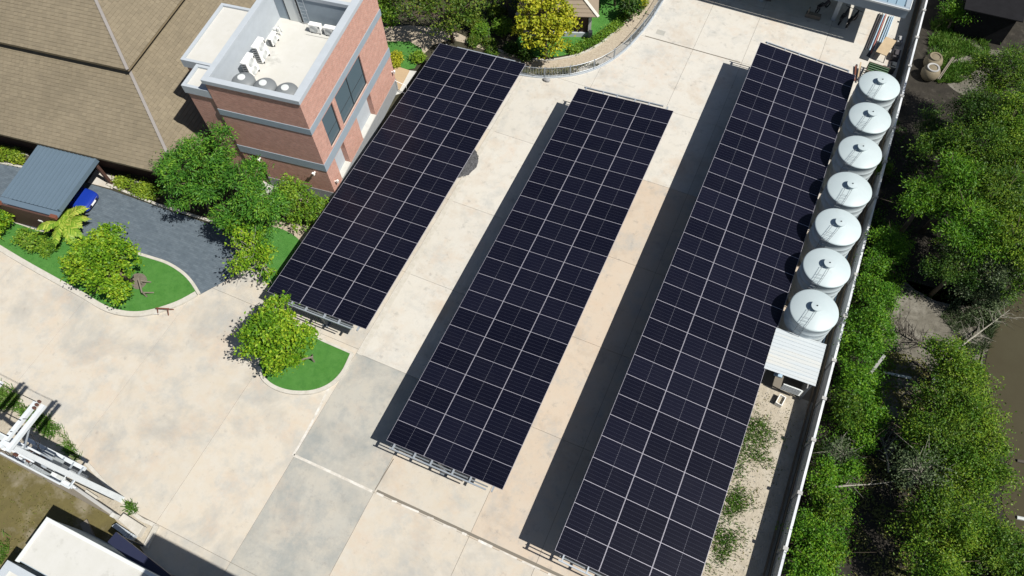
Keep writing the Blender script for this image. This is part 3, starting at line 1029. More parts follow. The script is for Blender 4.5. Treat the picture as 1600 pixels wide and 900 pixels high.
# ================================================================== WATER TANKS
tank_c = [(19.72, 7.06), (19.69, 3.83), (19.68, 0.58), (19.67, -2.74), (19.62, -5.91), (19.63, -9.13), (19.60, -12.30)]
tank_l = ['white water tank at the warehouse end of the row, beside the scrap wood pile', 'second white water tank from the warehouse end of the row',
          'third white water tank from the warehouse end of the row', 'white water tank in the middle of the row of seven', 'third white water tank from the pump shed',
          'white water tank second from the pump shed, between its row neighbours', 'white water tank right against the pump shed roof, largest in the photo']
t0 = thing('water_tank', tank_l[0], 'water tank', (*tank_c[0], 0), 0, 'white water tanks along the boundary wall')
mb = MB()
RT = 1.36
prof = [(RT - 0.02, 0.0), (RT, 0.06)]
for z in np.arange(0.58, 3.4, 0.58):
    prof += [(RT, z - 0.04), (RT + 0.015, z - 0.015), (RT + 0.015, z + 0.015), (RT, z + 0.04)]
prof += [(RT, 3.50), (RT + 0.03, 3.52)]
mb.lathe(prof, n=56)
part('body', mb, 'tank_body', t0, smooth=True)
mb = MB()
mb.lathe([(RT + 0.03, 3.52), (RT + 0.045, 3.55), (RT + 0.03, 3.60), (RT - 0.03, 3.63), (1.05, 3.74), (0.7, 3.84), (0.35, 3.91), (0.12, 3.93)], n=56)
part('roof', mb, 'tank_white', t0, smooth=True)
mb = MB()
mb.lathe([(0.24, 3.86), (0.24, 4.12), (0.33, 4.13), (0.33, 4.18), (0.06, 4.21)], c=(0.0, -0.05, 0), n=24)
lid = part('hatch', mb, 'tank_white', t0)
mb = MB()
mb.lathe([(0.04, 4.20), (0.04, 4.25)], c=(0.0, -0.05, 0), n=10)
part('knob', mb, 'dark_steel', lid)
mb = MB()
for s in (-0.2, 0.2):
    mb.tube([(s - 0.35, -1.42, 0.05), (s - 0.35, -1.42, 3.55), (s - 0.33, -1.36, 3.74), (s - 0.2, -0.8, 3.95), (s - 0.12, -0.38, 4.06), (s - 0.12, -0.36, 3.90)], 0.012, 6)
lad = part('ladder', mb, 'painted_steel', t0)
for z in np.arange(0.3, 3.6, 0.3):
    mb = MB(); mb.tube([(-0.55, -1.42, z), (-0.15, -1.42, z)], 0.016, 5)
    part('rung', mb, 'painted_steel', lad)
for y_, z, o_ in ((-1.28, 3.77, -0.31), (-1.08, 3.84, -0.27), (-0.88, 3.92, -0.22)):
    mb = MB(); mb.tube([(o_ - 0.2, y_, z), (o_ + 0.2, y_, z)], 0.010, 5)
    part('rung', mb, 'painted_steel', lad)
mb = MB(); mb.tube([(1.0, -0.9, 0.35), (1.3, -0.8, 0.35), (1.45, -0.8, 0.35)], 0.06, 8)
part('outlet', mb, 'pipe_blue', t0)
for c, l in zip(tank_c[1:], tank_l[1:]):
    o = copy_tree(t0); o.location = (*c, 0); o['label'] = l; o.rotation_euler = (0, 0, R_(random.uniform(-9, 5)))

# blue pipes running behind the tanks
for k, (x, l) in enumerate(((21.12, 'inner blue water pipe on the ground behind the tanks'), (21.26, 'middle blue water pipe on the ground behind the tanks'), (21.02, 'blue water pipe closest to the tank bodies'))):
    mb = MB(); mb.tube([(x, -13.5, 0.1 + 0.0 * k), (x + .02, -2, 0.1), (x + 0.06, 8.2, 0.1)], 0.045, 6)
    single('water_pipe', mb, 'pipe_blue', l, 'pipe', group='water pipes behind the tanks')

# pump shed
sh = thing('pump_shed', 'small open shed with a white corrugated metal roof beside the tanks', 'shed', (19.5, -15.0, 0))
mb = MB()
n_rib = 9
pts_lo, ys = [], []
yy = np.linspace(-1.42, 1.42, 1)
prof = []
step = 2.84 / 12
for k in range(12):
    a = -1.42 + k * step
    prof += [(a, 0.0), (a + step * 0.62, 0.0), (a + step * 0.70, 0.03), (a + step * 0.92, 0.03)]
prof += [(1.42, 0.0)]
for (ya, za), (yb, zb) in zip(prof[:-1], prof[1:]):
    s0, s1 = 2.52, 2.42
    mb.faces([(-1.46, ya, s1 + za), (1.46, ya, s0 + za), (1.46, yb, s0 + zb), (-1.46, yb, s1 + zb), (-1.46, ya, s1 - 0.02), (1.46, ya, s0 - 0.02), (1.46, yb, s0 - 0.02), (-1.46, yb, s1 - 0.02)],
             [(0, 1, 2, 3), (5, 4, 7, 6), (4, 0, 3, 7), (1, 5, 6, 2)])
part('roof', mb, 'shed_white', sh)
mb = MB()
for x_ in (-1.35, 1.35):
    mb.bar((x_, -1.4, 2.40 if x_ > 0 else 2.33), (x_, 1.4, 2.40 if x_ > 0 else 2.33), 0.06, 0.1)
part('roof_beam', mb, 'painted_steel', sh)
for x_ in (-1.3, 1.3):
    for y_ in (-1.3, 1.3):
        mb = MB(); mb.box(x_ - 0.04, x_ + 0.04, y_ - 0.04, y_ + 0.04, 0.0, 2.32)
        part('post', mb, 'painted_steel', sh)
mb = MB(); mb.box(-1.25, 1.25, 1.2, 1.26, 0.0, 1.4); mb.box(1.24, 1.30, -1.2, 1.2, 0, 1.5)
part('wall_panel', mb, 'wall_grey', sh)
for k in range(6):
    mb = MB(); mb.bar((0.0, -1.34, 0.55 + k * 0.14), (1.15, -1.34, 0.55 + k * 0.14), 0.08, 0.025)
    part('slat', mb, 'lid_pale', sh)
pm_ = thing('water_pump', 'blue water pump with a round pressure tank inside the pump shed', 'pump', (19.6, -15.1, 0.0))
mb = MB(); mb.box(-0.6, -0.1, -0.3, 0.3, 0, 0.12); mb.lathe([(0.16, 0.12), (0.18, 0.2), (0.18, 0.5), (0.1, 0.58)], (-0.35, 0, 0), 16)
part('motor', mb, 'pipe_blue', pm_)
mb = MB(); mb.lathe([(0.2, 0.0), (0.26, 0.1), (0.26, 0.8), (0.15, 0.95), (0.03, 1.0)], (0.35, 0.1, 0), 18)
part('pressure_tank', mb, 'galv_steel', pm_)

# ================================================================== BOUNDARY WALL
bw_ = thing('boundary_wall', 'long grey precast boundary wall with white coping between the tanks and the trees', 'wall', (21.78, 0, 0))
posts_y = [35.1 - 3.28 * k for k in range(14)] + [-10.72, -13.91, -16.5, -19.17, -22.38, -25.52, -28.7, -31.9, -35.1, -38.3, -41.5]
for a, b in zip(posts_y[:-1], posts_y[1:]):
    for k, (z0, z1) in enumerate(((0.0, 0.4), (0.412, 0.80), (0.812, 1.2), (1.212, 1.55))):
        mb = MB(); mb.box(-0.045, 0.045, b + 0.09, a - 0.09, z0, z1)
        part('panel', mb, 'wall_panel', bw_)
    mb = MB(); mb.box(-0.055, 0.075, b + 0.09, a - 0.09, 1.552, 1.62)
    part('coping', mb, 'wall_cap', bw_)
for y_ in posts_y:
    mb = MB(); mb.box(-0.14, 0.10, y_ - 0.085, y_ + 0.085, 0.0, 1.66); mb.box(-0.15, 0.11, y_ - 0.10, y_ + 0.10, 1.66, 1.71)
    part('post', mb, 'post_grey', bw_)
mb = MB(); mb.box(-0.42, -0.34, posts_y[-1], posts_y[0], 0.0, 0.16)
part('footing_edge', mb, 'pipe_brown', bw_)
mb = MB(); mb.tube([(21.62, -41, 0.42), (21.60, -10, 0.42), (21.62, 20, 0.42), (21.62, 33, 0.42)], 0.05, 6)
single('conduit_pipe', mb, 'pipe_brown', 'brown conduit pipe running low along the inside of the boundary wall', 'pipe')

# ================================================================== BRICK OFFICE
BYAW = R_(6.904)
of = thing('brick_office', 'three storey red brick office block with blue grey bands and a walled roof terrace', 'building', (-12.34, -14.61, 0), BYAW)
BWID, BLEN = 6.42, 11.33


def skin(mb, a0, a1, z0, z1, holes, fn):
    """solid cells of a wall rectangle around its openings; fn(a0, a1, z0, z1) adds one box"""
    As = sorted({a0, a1, *[h[0] for h in holes], *[h[1] for h in holes]})
    Zs = sorted({z0, z1, *[h[2] for h in holes], *[h[3] for h in holes]})
    for i in range(len(As) - 1):
        run = None
        for j in range(len(Zs) - 1):
            ca, cz = (As[i] + As[i + 1]) / 2, (Zs[j] + Zs[j + 1]) / 2
            solid = not any(h[0] < ca < h[1] and h[2] < cz < h[3] for h in holes)
            if solid:
                run = (run[0], Zs[j + 1]) if run else (Zs[j], Zs[j + 1])
            if run and (not solid or j == len(Zs) - 2):
                fn(As[i], As[i + 1], run[0], run[1])
                run = None


E_W1, E_W2 = (1.40, 2.98, 4.40, 7.06), (3.42, 7.46, 4.40, 7.06)
E_O1, E_O2 = (5.03, 7.42, 1.28, 3.52), (1.26, 2.75, 1.30, 3.45)
DOOR = (-6.05, -5.22, 0.0, 3.5)
mb = MB()
skin(mb, 0.0, BLEN, 0.0, 9.90, [E_W1, E_W2, E_O1, E_O2], lambda a, b, c, d: mb.box(-0.40, 0.0, a, b, c, d))
part('wall', mb, 'brick_wall', of)
mb = MB()
skin(mb, -BWID, -0.402, 0.0, 7.9, [DOOR], lambda a, b, c, d: mb.box(a, b, 0.0, 0.9, c, d))
mb.box(-BWID, -0.402, 0.0, 0.25, 7.9, 9.9)
part('wall', mb, 'brick_wall', of)
mb = MB()
mb.box(-BWID, -BWID + 0.22, 0.902, BLEN, 0.0, 9.9)
mb.box(-BWID + 0.222, -0.402, BLEN - 0.25, BLEN, 0, 9.9)
part('wall', mb, 'brick_wall', of)
# inside faces of the terrace walls, render
mb = MB()
mb.box(-BWID + 0.22, -BWID + 0.26, 0.252, 8.5, 7.9, 9.88)
mb.box(-0.44, -0.402, 0.252, 8.5, 7.9, 9.88)
mb.box(-BWID + 0.262, -0.442, 0.252, 0.29, 7.9, 9.88)
part('inner_wall', mb, 'light_bluegrey', of)
# terrace floor
mb = MB(); mb.box(-BWID + 0.2, -0.404, 0.3, 8.6, 7.6, 7.90)
part('terrace_floor', mb, 'roof_screed', of)
# stair block
mb = MB(); mb.box(-BWID + 0.224, -0.404, 8.52, BLEN - 0.26, 7.6, 9.88)
sb_ = part('stair_block', mb, 'bluegrey_render', of)
mb = MB(); mb.box(-5.45, -4.35, 8.50, 8.53, 7.9, 10.0)
mb2 = MB(); mb2.box(-5.34, -4.5, 8.46, 8.505, 7.92, 9.85)
part('door_frame', mb, 'dark_trim', sb_)
part('door', mb2, 'lid_pale', sb_)
mb = MB(); mb.box(-BWID + 0.3, -0.36, 8.75, BLEN - 0.3, 9.88, 9.96)
part('block_roof', mb, 'roof_screed', of)
mb = MB(); mb.box(-5.7, -4.15, 7.95, 8.5, 9.9, 10.02)
# coping
mb = MB()
o_ = 0.09
for a in ((-BWID - o_, o_, -o_, 0.30, 9.90, 10.22), (-BWID - o_, -BWID + 0.30, 0.302, BLEN + o_, 9.90, 10.22), (-0.42, o_, 0.302, BLEN + o_, 9.90, 10.22),
          (-BWID + 0.302, -0.422, 8.46, 8.74, 9.90, 10.18)):
    mb.box(*a)
part('coping', mb, 'light_bluegrey', of, bevel=0.01)
# bands
for k, (z0, z1) in enumerate(((3.56, 4.26), (7.18, 7.69))):
    mb = MB()
    mb.box(0.002, 0.04, -0.04, BLEN + 0.04, z0, z1)
    mb.box(-BWID - 0.04, 0.0, -0.04, -0.002, z0, z1)
    mb.box(-BWID - 0.04, -BWID - 0.002, 0.0, BLEN + 0.04, z0, z1)
    part('band', mb, 'bluegrey_render', of)
mb = MB()
mb.box(0.002, 0.03, -0.03, E_O2[0], 0.0, 1.18); mb.box(0.002, 0.03, E_O2[0], BLEN + 0.03, 0.0, 1.18)
mb.box(DOOR[1], 0.0, -0.03, -0.002, 0.0, 1.18); mb.box(-BWID - 0.03, DOOR[0], -0.03, -0.002, 0.0, 1.18)
part('plinth', mb, 'plinth_render', of)
# upper windows
for (a, b, c, d), muls in ((E_W1, (2.2,)), (E_W2, (4.05, 5.35, 6.4))):
    mb = MB(); mb.box(-0.16, -0.12, a, b, c, d)
    wp = part('window', mb, 'window_blue', of)
    mb = MB()
    e = [a] + [q for q in muls] + [b]
    for q in (a + 0.025, b - 0.025):
        mb.box(-0.12, -0.07, q - 0.025, q + 0.025, c, d)
    for q in muls[1:2]:
        mb.box(-0.12, -0.08, q - 0.03, q + 0.03, c, d)
    for z in (c + 0.025, d - 0.025):
        mb.box(-0.12, -0.075, a + 0.05, b - 0.05, z - 0.025, z + 0.025)
    mb.box(-0.12, -0.10, a + 0.05, b - 0.05, c + 0.95, c + 0.98)
    part('frame', mb, 'dark_trim', wp)
# lower openings: back wall and white sill
for (a, b, c, d) in (E_O1, E_O2):
    mb = MB(); mb.box(-0.44, -0.402, a - 0.05, b + 0.05, c - 0.05, d + 0.05)
    wp = part('window', mb, 'light_bluegrey', of)
    mb = MB(); mb.box(-0.395, 0.04, a + 0.01, b - 0.01, c - 0.06, c + 0.03)
    part('sill', mb, 'white_render', wp)
mb = MB(); mb.box(DOOR[0] + 0.02, DOOR[1] - 0.02, 0.84, 0.88, 0.05, 3.45)
dr = part('door', mb, 'dark_trim', of)
mb = MB(); mb.box(DOOR[0] - 0.25, DOOR[1] + 0.35, -0.75, 0.83, 0.0, 0.16)
part('door_step', mb, 'white_render', of)
# wall lamps
for (x_, y_, z_, sx, sy) in ((-5.05, 0.0, 3.3, 0, -1), (-0.95, 0.0, 3.2, 0, -1), (0.0, 0.41, 2.0, 1, 0), (0.0, 11.0, 2.2, 1, 0)):
    mb = MB()
    mb.bar((x_, y_, z_), (x_ + sx * 0.22, y_ + sy * 0.22, z_ + 0.04), 0.09, 0.08)
    mb.bar((x_ + sx * 0.2, y_ + sy * 0.2, z_ - 0.08), (x_ + sx * 0.26, y_ + sy * 0.26, z_ + 0.18), 0.13, 0.12)
    part('wall_lamp', mb, 'white_plastic', of)
# low wings on the far side
for (x0, x1, y0, y1, zt) in ((-8.42, -BWID - 0.05, 0.02, 1.95, 9.16), (-9.62, -BWID - 0.05, 2.0, 7.5, 9.19)):
    mb = MB(); mb.box(x0 + 0.12, x1, y0 + 0.1, y1 - 0.1, 0.0, zt - 0.5)
    wg = part('wing', mb, 'brick_wall', of)
    mb = MB()
    mb.box(x0, x0 + 0.2, y0, y1, zt - 0.62, zt); mb.box(x0 + 0.202, x1, y0, y0 + 0.2, zt - 0.62, zt); mb.box(x0 + 0.202, x1, y1 - 0.2, y1, zt - 0.62, zt)
    part('fascia', mb, 'light_bluegrey', wg)
    mb = MB(); mb.box(x0 + 0.21, x1 - 0.002, y0 + 0.21, y1 - 0.21, zt - 0.3, zt - 0.12)
    part('wing_roof', mb, 'roof_screed', wg)


def BW(x, y, z):
    c, s = math.cos(BYAW), math.sin(BYAW)
    return (-12.34 + x * c - y * s, -14.61 + x * s + y * c, z)


# roof tanks
rt = thing('roof_tank', 'grey roof tank with a pale lid in the terrace corner next to the air conditioners', 'water tank', BW(-4.95, 1.55, 7.9), BYAW, 'grey roof tanks along the terrace wall')
mb = MB(); mb.lathe([(0.72, 0.0), (0.74, 0.1), (0.74, 1.05), (0.70, 1.14), (0.55, 1.25), (0.30, 1.36), (0.25, 1.37)], n=36)
part('body', mb, 'tank_grey', rt, smooth=True)
mb = MB(); mb.lathe([(0.25, 1.33), (0.25, 1.42), (0.22, 1.45), (0.05, 1.46)], c=(0.0, 0.0, 0), n=20)
part('lid', mb, 'lid_pale', rt)
for x_, l in ((-3.42, 'grey roof tank with a pale lid in the middle of three on the terrace'), (-1.90, 'grey roof tank with a pale lid nearest the east parapet')):
    o = copy_tree(rt); o.location = BW(x_, 1.48, 7.9); o['label'] = l


def ac_unit(label, x, y, rz, w, h, d, fans, z=7.95, group='air conditioner units on the office terrace'):
    t = thing('air_conditioner', label, 'air conditioner', BW(x, y, z), BYAW + rz, group)
    mb = MB(); mb.box(-w / 2, w / 2, -d / 2, d / 2, 0.06, h)
    part('casing', mb, 'white_plastic', t, bevel=0.015)
    for k in range(fans):
        zc = h * (k + 0.5) / fans + 0.03 if fans > 1 else h * 0.52
        r = min(w, h / fans) * 0.40
        mb = MB()
        n = 20
        xo = -w * 0.08 if fans == 1 else 0.0
        ring = [(xo + r * math.cos(2 * math.pi * i / n), -d / 2 - 0.012, zc + r * math.sin(2 * math.pi * i / n)) for i in range(n)]
        mb.poly(ring)
        for rr_ in (0.55, 0.8, 1.0):
            c_ = [(xo + rr_ * r * math.cos(2 * math.pi * i / n), -d / 2 - 0.02, zc + rr_ * r * math.sin(2 * math.pi * i / n)) for i in range(n + 1)]
            mb.tube(c_, 0.012, 4, cap=False)
        part('fan_grille', mb, 'ac_grille', t)
    mb = MB()
    for k in range(7):
        zc = h * (0.12 + 0.12 * k)
        mb.box(-w / 2 - 0.012, -w / 2 - 0.002, -d / 2 + 0.04, d / 2 - 0.04, zc, zc + h * 0.06)
    part('side_louvre', mb, 'dark_steel', t)
    for s in (-1, 1):
        mb = MB(); mb.box(s * w * 0.36 - 0.04, s * w * 0.36 + 0.04, -d / 2 - 0.03, d / 2 + 0.03, -0.05, 0.06)
        part('foot', mb, 'dark_steel', t)
    mb = MB(); mb.box(w / 2 - 0.14, w / 2 - 0.05, -d / 2 - 0.015, -d / 2 - 0.002, h * 0.75, h * 0.9)
    part('badge_plate', mb, 'dark_trim', t)
    return t


ac_unit('tall two fan air conditioner on the terrace, beside the roof tanks', -5.42, 3.15, R_(90), 1.0, 1.35, 0.42, 2)
ac_unit('tall two fan air conditioner on the terrace, second from the roof tanks', -5.42, 4.62, R_(90), 1.0, 1.35, 0.42, 2)
ac_unit('small air conditioner near the terrace door, on the side with the tall units', -5.42, 6.15, R_(90), 0.8, 0.62, 0.32, 1)
ac_unit('small single fan air conditioner left of its twin by the ladder foot', -3.05, 7.85, 0, 0.85, 0.68, 0.34, 1)
ac_unit('small single fan air conditioner between the ladder and the east parapet', -1.95, 7.85, 0, 0.85, 0.68, 0.34, 1)
ac_unit('little air conditioner half hidden in the far east terrace corner', -1.02, 7.85, 0, 0.6, 0.55, 0.3, 1)
mb = MB(); mb.box(-3.7, -0.6, 7.45, 8.15, 7.902, 7.95)
part('equipment_plinth', mb, 'white_render', of)
bl = thing('pipe_valves', 'cluster of white valves and bent pipes beside the terrace wall', 'pipes', BW(-5.62, 6.85, 7.92), BYAW)
mb = MB(); mb.tube([(0, 0, 0), (0, 0, 0.5), (0.15, 0.1, 0.62), (0.3, 0.1, 0.55), (0.3, 0.1, 0)], 0.05, 8)
part('pipe', mb, 'white_plastic', bl)
mb = MB(); mb.tube([(-0.05, 0.35, 0), (-0.05, 0.35, 0.42), (0.1, 0.4, 0.5), (0.22, 0.42, 0)], 0.045, 8); mb.lathe([(0.1, 0.0), (0.12, 0.08), (0.1, 0.16)], (0, 0.02, 0.42), 10)
part('valve', mb, 'ac_grille', bl)
ld = thing('steel_ladder', 'steel access ladder fixed to the stair block wall above the terrace', 'ladder', BW(-4.0, 8.42, 7.9), BYAW)
for s in (-0.22, 0.22):
    mb = MB(); mb.tube([(s, -0.06, 0.1), (s, -0.06, 2.9)], 0.025, 6); mb.tube([(s, -0.06, 1.2), (s, 0.03, 1.2)], 0.02, 5)
    part('rail', mb, 'galv_steel', ld)
for k in range(9):
    mb = MB(); mb.tube([(-0.22, -0.06, 0.3 + k * 0.3), (0.22, -0.06, 0.3 + k * 0.3)], 0.018, 5)
    part('rung', mb, 'galv_steel', ld)

# ================================================================== BROWN ROOF HOUSE
HYAW = R_(7.3)
ho = thing('brown_roof_house', 'large house with a two tier hipped roof of brown tiles', 'building', (-21.85, -18.67, 0), HYAW)
Z0, PT = 3.0, 0.5
mb = MB(); mb.box(-27.0, -1.1, 1.1, 24.0, 0, Z0 + 0.5)
part('wall', mb, 'brown_wall', ho)
XL_, YL_ = -28.0, 25.0


def roof_part(name, c0, z0, smax):
    """south and east slopes of a hipped tier whose eave corner is at (-c0, c0)"""
    mb = MB()
    A = lambda x, y, z: (x, y, z)
    s = smax
    zt = z0 + PT * s
    p = [(XL_, c0, z0), (-c0, c0, z0), (-c0 - s, c0 + s, zt), (XL_, c0 + s, zt)]
    q = [(-c0, c0, z0), (-c0, YL_, z0), (-c0 - s, YL_, zt), (-c0 - s, c0 + s, zt)]
    mb.poly(p); mb.poly(q)
    lo = 0.16
    mb.poly([(XL_, c0, z0 - lo), (-c0, c0, z0 - lo), (-c0, c0, z0), (XL_, c0, z0)])
    mb.poly([(-c0, c0, z0 - lo), (-c0, YL_, z0 - lo), (-c0, YL_, z0), (-c0, c0, z0)])
    mb.poly([(XL_, c0, z0 - lo), (XL_, c0 + 1.3, z0 - lo), (-c0 - 1.3, c0 + 1.3, z0 - lo), (-c0, c0, z0 - lo)])
    mb.poly([(-c0, c0, z0 - lo), (-c0 - 1.3, c0 + 1.3, z0 - lo), (-c0 - 1.3, YL_, z0 - lo), (-c0, YL_, z0 - lo)])
    r = part(name, mb, 'shingle', ho)
    # tiles, two slopes
    for side in (0, 1):
        rng = np.random.default_rng(5 + side)
        mb = MB()
        hs, tw = 0.235, 0.34
        k = 0
        s0 = 0.0
        while s0 < smax - 0.02:
            s1 = min(s0 + hs, smax)
            off = (k % 2) * tw / 2 + rng.uniform(-.03, .03)
            amax = (-c0 - s0) if side == 0 else None
            lo_, hi_ = (XL_ + 8.5, -c0 - s0) if side == 0 else (c0 + s0, 17.0)
            a = lo_ - off if side == 0 else lo_
            n_ = int((hi_ - lo_) / tw) + 1
            for i in range(n_):
                if side == 0:
                    b1 = hi_ - i * tw - (off if i else 0)
                    b0 = max(lo_, hi_ - (i + 1) * tw - off)
                else:
                    b0 = lo_ + i * tw + (off if i else 0)
                    b1 = min(hi_, lo_ + (i + 1) * tw + off)
                if b1 - b0 < 0.05:
                    continue
                h0, h1 = 0.034 + rng.uniform(-0.006, 0.016), 0.008 + rng.uniform(0, 0.004)
                g_ = 0.006
                sa, sb = s0 - 0.015, s1
                if side == 0:
                    t_ = [(b0 + g_, c0 + sa, z0 + PT * sa + h0), (b1 - g_, c0 + sa, z0 + PT * sa + h0), (b1 - g_, c0 + sb, z0 + PT * sb + h1), (b0 + g_, c0 + sb, z0 + PT * sb + h1),
                          (b0 + g_, c0 + sa, z0 + PT * sa), (b1 - g_, c0 + sa, z0 + PT * sa)]
                else:
                    t_ = [(-c0 - sa, b0 + g_, z0 + PT * sa + h0), (-c0 - sa, b1 - g_, z0 + PT * sa + h0), (-c0 - sb, b1 - g_, z0 + PT * sb + h1), (-c0 - sb, b0 + g_, z0 + PT * sb + h1),
                          (-c0 - sa, b0 + g_, z0 + PT * sa), (-c0 - sa, b1 - g_, z0 + PT * sa)]
                mb.faces(t_, [(0, 1, 2, 3), (4, 5, 1, 0)])
            s0 = s1
            k += 1
        part('roof_tiles', mb, 'roof_tile', r, kind='stuff')
    mb = MB()
    mb.bar((-c0 + 0.02, c0 - 0.02, z0 + 0.05), (-c0 - s, c0 + s, zt + 0.05), 0.2, 0.07)
    part('ridge_cap', mb, 'ridge_cap', r)
    return r


def tile_mat():
    mt = mat('roof_tile', (0.2, 0.16, 0.1), 0.9, spec=0.08)
    nt = mt.node_tree
    N, L = nt.nodes, nt.links
    geo = N.new('ShaderNodeNewGeometry')
    rp = N.new('ShaderNodeValToRGB')
    e = rp.color_ramp.elements
    e[0].position, e[0].color = 0.0, (0.172, 0.147, 0.105, 1)
    e[1].position, e[1].color = 1.0, (0.202, 0.172, 0.122, 1)
    k = e.new(0.5); k.color = (0.186, 0.158, 0.112, 1)
    L.new(geo.outputs['Random Per Island'], rp.inputs[0])
    nz = N.new('ShaderNodeTexNoise'); nz.inputs['Scale'].default_value = 0.35; nz.inputs['Detail'].default_value = 6
    L.new(geo.outputs['Position'], nz.inputs['Vector'])
    mr = N.new('ShaderNodeMapRange'); mr.inputs['From Min'].default_value = 0.3; mr.inputs['From Max'].default_value = 0.7
    mr.inputs['To Min'].default_value = 0.93; mr.inputs['To Max'].default_value = 1.07
    L.new(nz.outputs[0], mr.inputs[0])
    hs = N.new('ShaderNodeHueSaturation')
    L.new(mr.outputs[0], hs.inputs['Value']); L.new(rp.outputs[0], hs.inputs['Color'])
    L.new(hs.outputs[0], N['Principled BSDF'].inputs['Base Color'])


tile_mat()
roof_part('lower_roof', 0.0, Z0, 6.4)
mb = MB()
zi = Z0 + PT * 5.9
mb.box(XL_ + 1, -6.15, 6.15, YL_, zi - 0.5, zi + 0.62)
part('upper_wall', mb, 'brown_wall', ho)
roof_part('upper_roof', 5.38, Z0 + PT * 5.38 + 0.72, 9.0)

# ================================================================== CAR SHELTER AND CAR


def HW(x, y, z=0.0):
    c, s = math.cos(HYAW), math.sin(HYAW)
    return (-21.85 + x * c - y * s, -18.67 + x * s + y * c, z)


cs = thing('car_shelter', 'car shelter with a blue grey ribbed metal roof and a brown end wall', 'shelter', HW(-9.2, -2.2), HYAW)
rw, rl = 4.75, 4.55
for k in range(14):
    xa = -rw / 2 + k * rw / 14
    xb = xa + rw / 14
    mb = MB()
    zl, zh = 2.50, 2.72
    mb.faces([(xa, -rl / 2, zl), (xb - 0.05, -rl / 2, zl), (xb - 0.05, rl / 2, zh), (xa, rl / 2, zh), (xa, -rl / 2, zl - 0.03), (xb - 0.05, -rl / 2, zl - 0.03), (xb - 0.05, rl / 2, zh - 0.03), (xa, rl / 2, zh - 0.03)],
             ((0, 1, 2, 3), (5, 4, 7, 6), (4, 5, 1, 0), (7, 4, 0, 3), (5, 6, 2, 1), (6, 7, 3, 2)))
    mb.faces([(xb - 0.055, -rl / 2, zl), (xb - 0.04, -rl / 2, zl + 0.085), (xb - 0.01, -rl / 2, zl + 0.085), (xb, -rl / 2, zl), (xb - 0.055, rl / 2, zh), (xb - 0.04, rl / 2, zh + 0.085), (xb - 0.01, rl / 2, zh + 0.085), (xb, rl / 2, zh)],
             ((1, 0, 4, 5), (2, 1, 5, 6), (3, 2, 6, 7), (0, 1, 2, 3)))
    part('roof_panel', mb, 'roof_bluemetal', cs)
mb = MB(); mb.box(rw / 2 + 0.002, rw / 2 + 0.14, -rl / 2 - 0.02, rl / 2 + 0.02, 2.42, 2.80)
part('verge_trim', mb, 'roof_bluemetal', cs)
mb = MB(); mb.box(-rw / 2, rw / 2 + 0.1, -rl / 2 - 0.42, -rl / 2 - 0.02, 2.36, 2.46)
part('gutter', mb, 'roof_bluemetal', cs)
mb = MB(); mb.box(-rw / 2 - 0.3, rw / 2 - 0.2, -rl / 2 - 0.56, -rl / 2 - 0.44, 0.0, 2.34)
part('end_wall', mb, 'brown_wall', cs)
for x_ in (-rw / 2 + 0.1, rw / 2 - 0.15):
    mb = MB(); mb.box(x_ - 0.1, x_ + 0.1, rl / 2 - 0.3, rl / 2 - 0.1, 0, 2.6)
    part('post', mb, 'brown_wall', cs)
    mb = MB(); mb.box(x_ - 0.28, x_ + 0.22, -rl / 2 - 0.62, -rl / 2 - 0.36, 2.34, 2.56)
    part('bracket', mb, 'rust_brown', cs)
mb = MB(); mb.box(0.35, 0.65, -rl / 2 - 0.60, -rl / 2 - 0.562, 1.35, 1.5); mb.box(0.62, 0.82, -rl / 2 - 0.60, -rl / 2 - 0.562, 1.0, 1.12)
part('wall_plate', mb, 'white_plastic', cs)


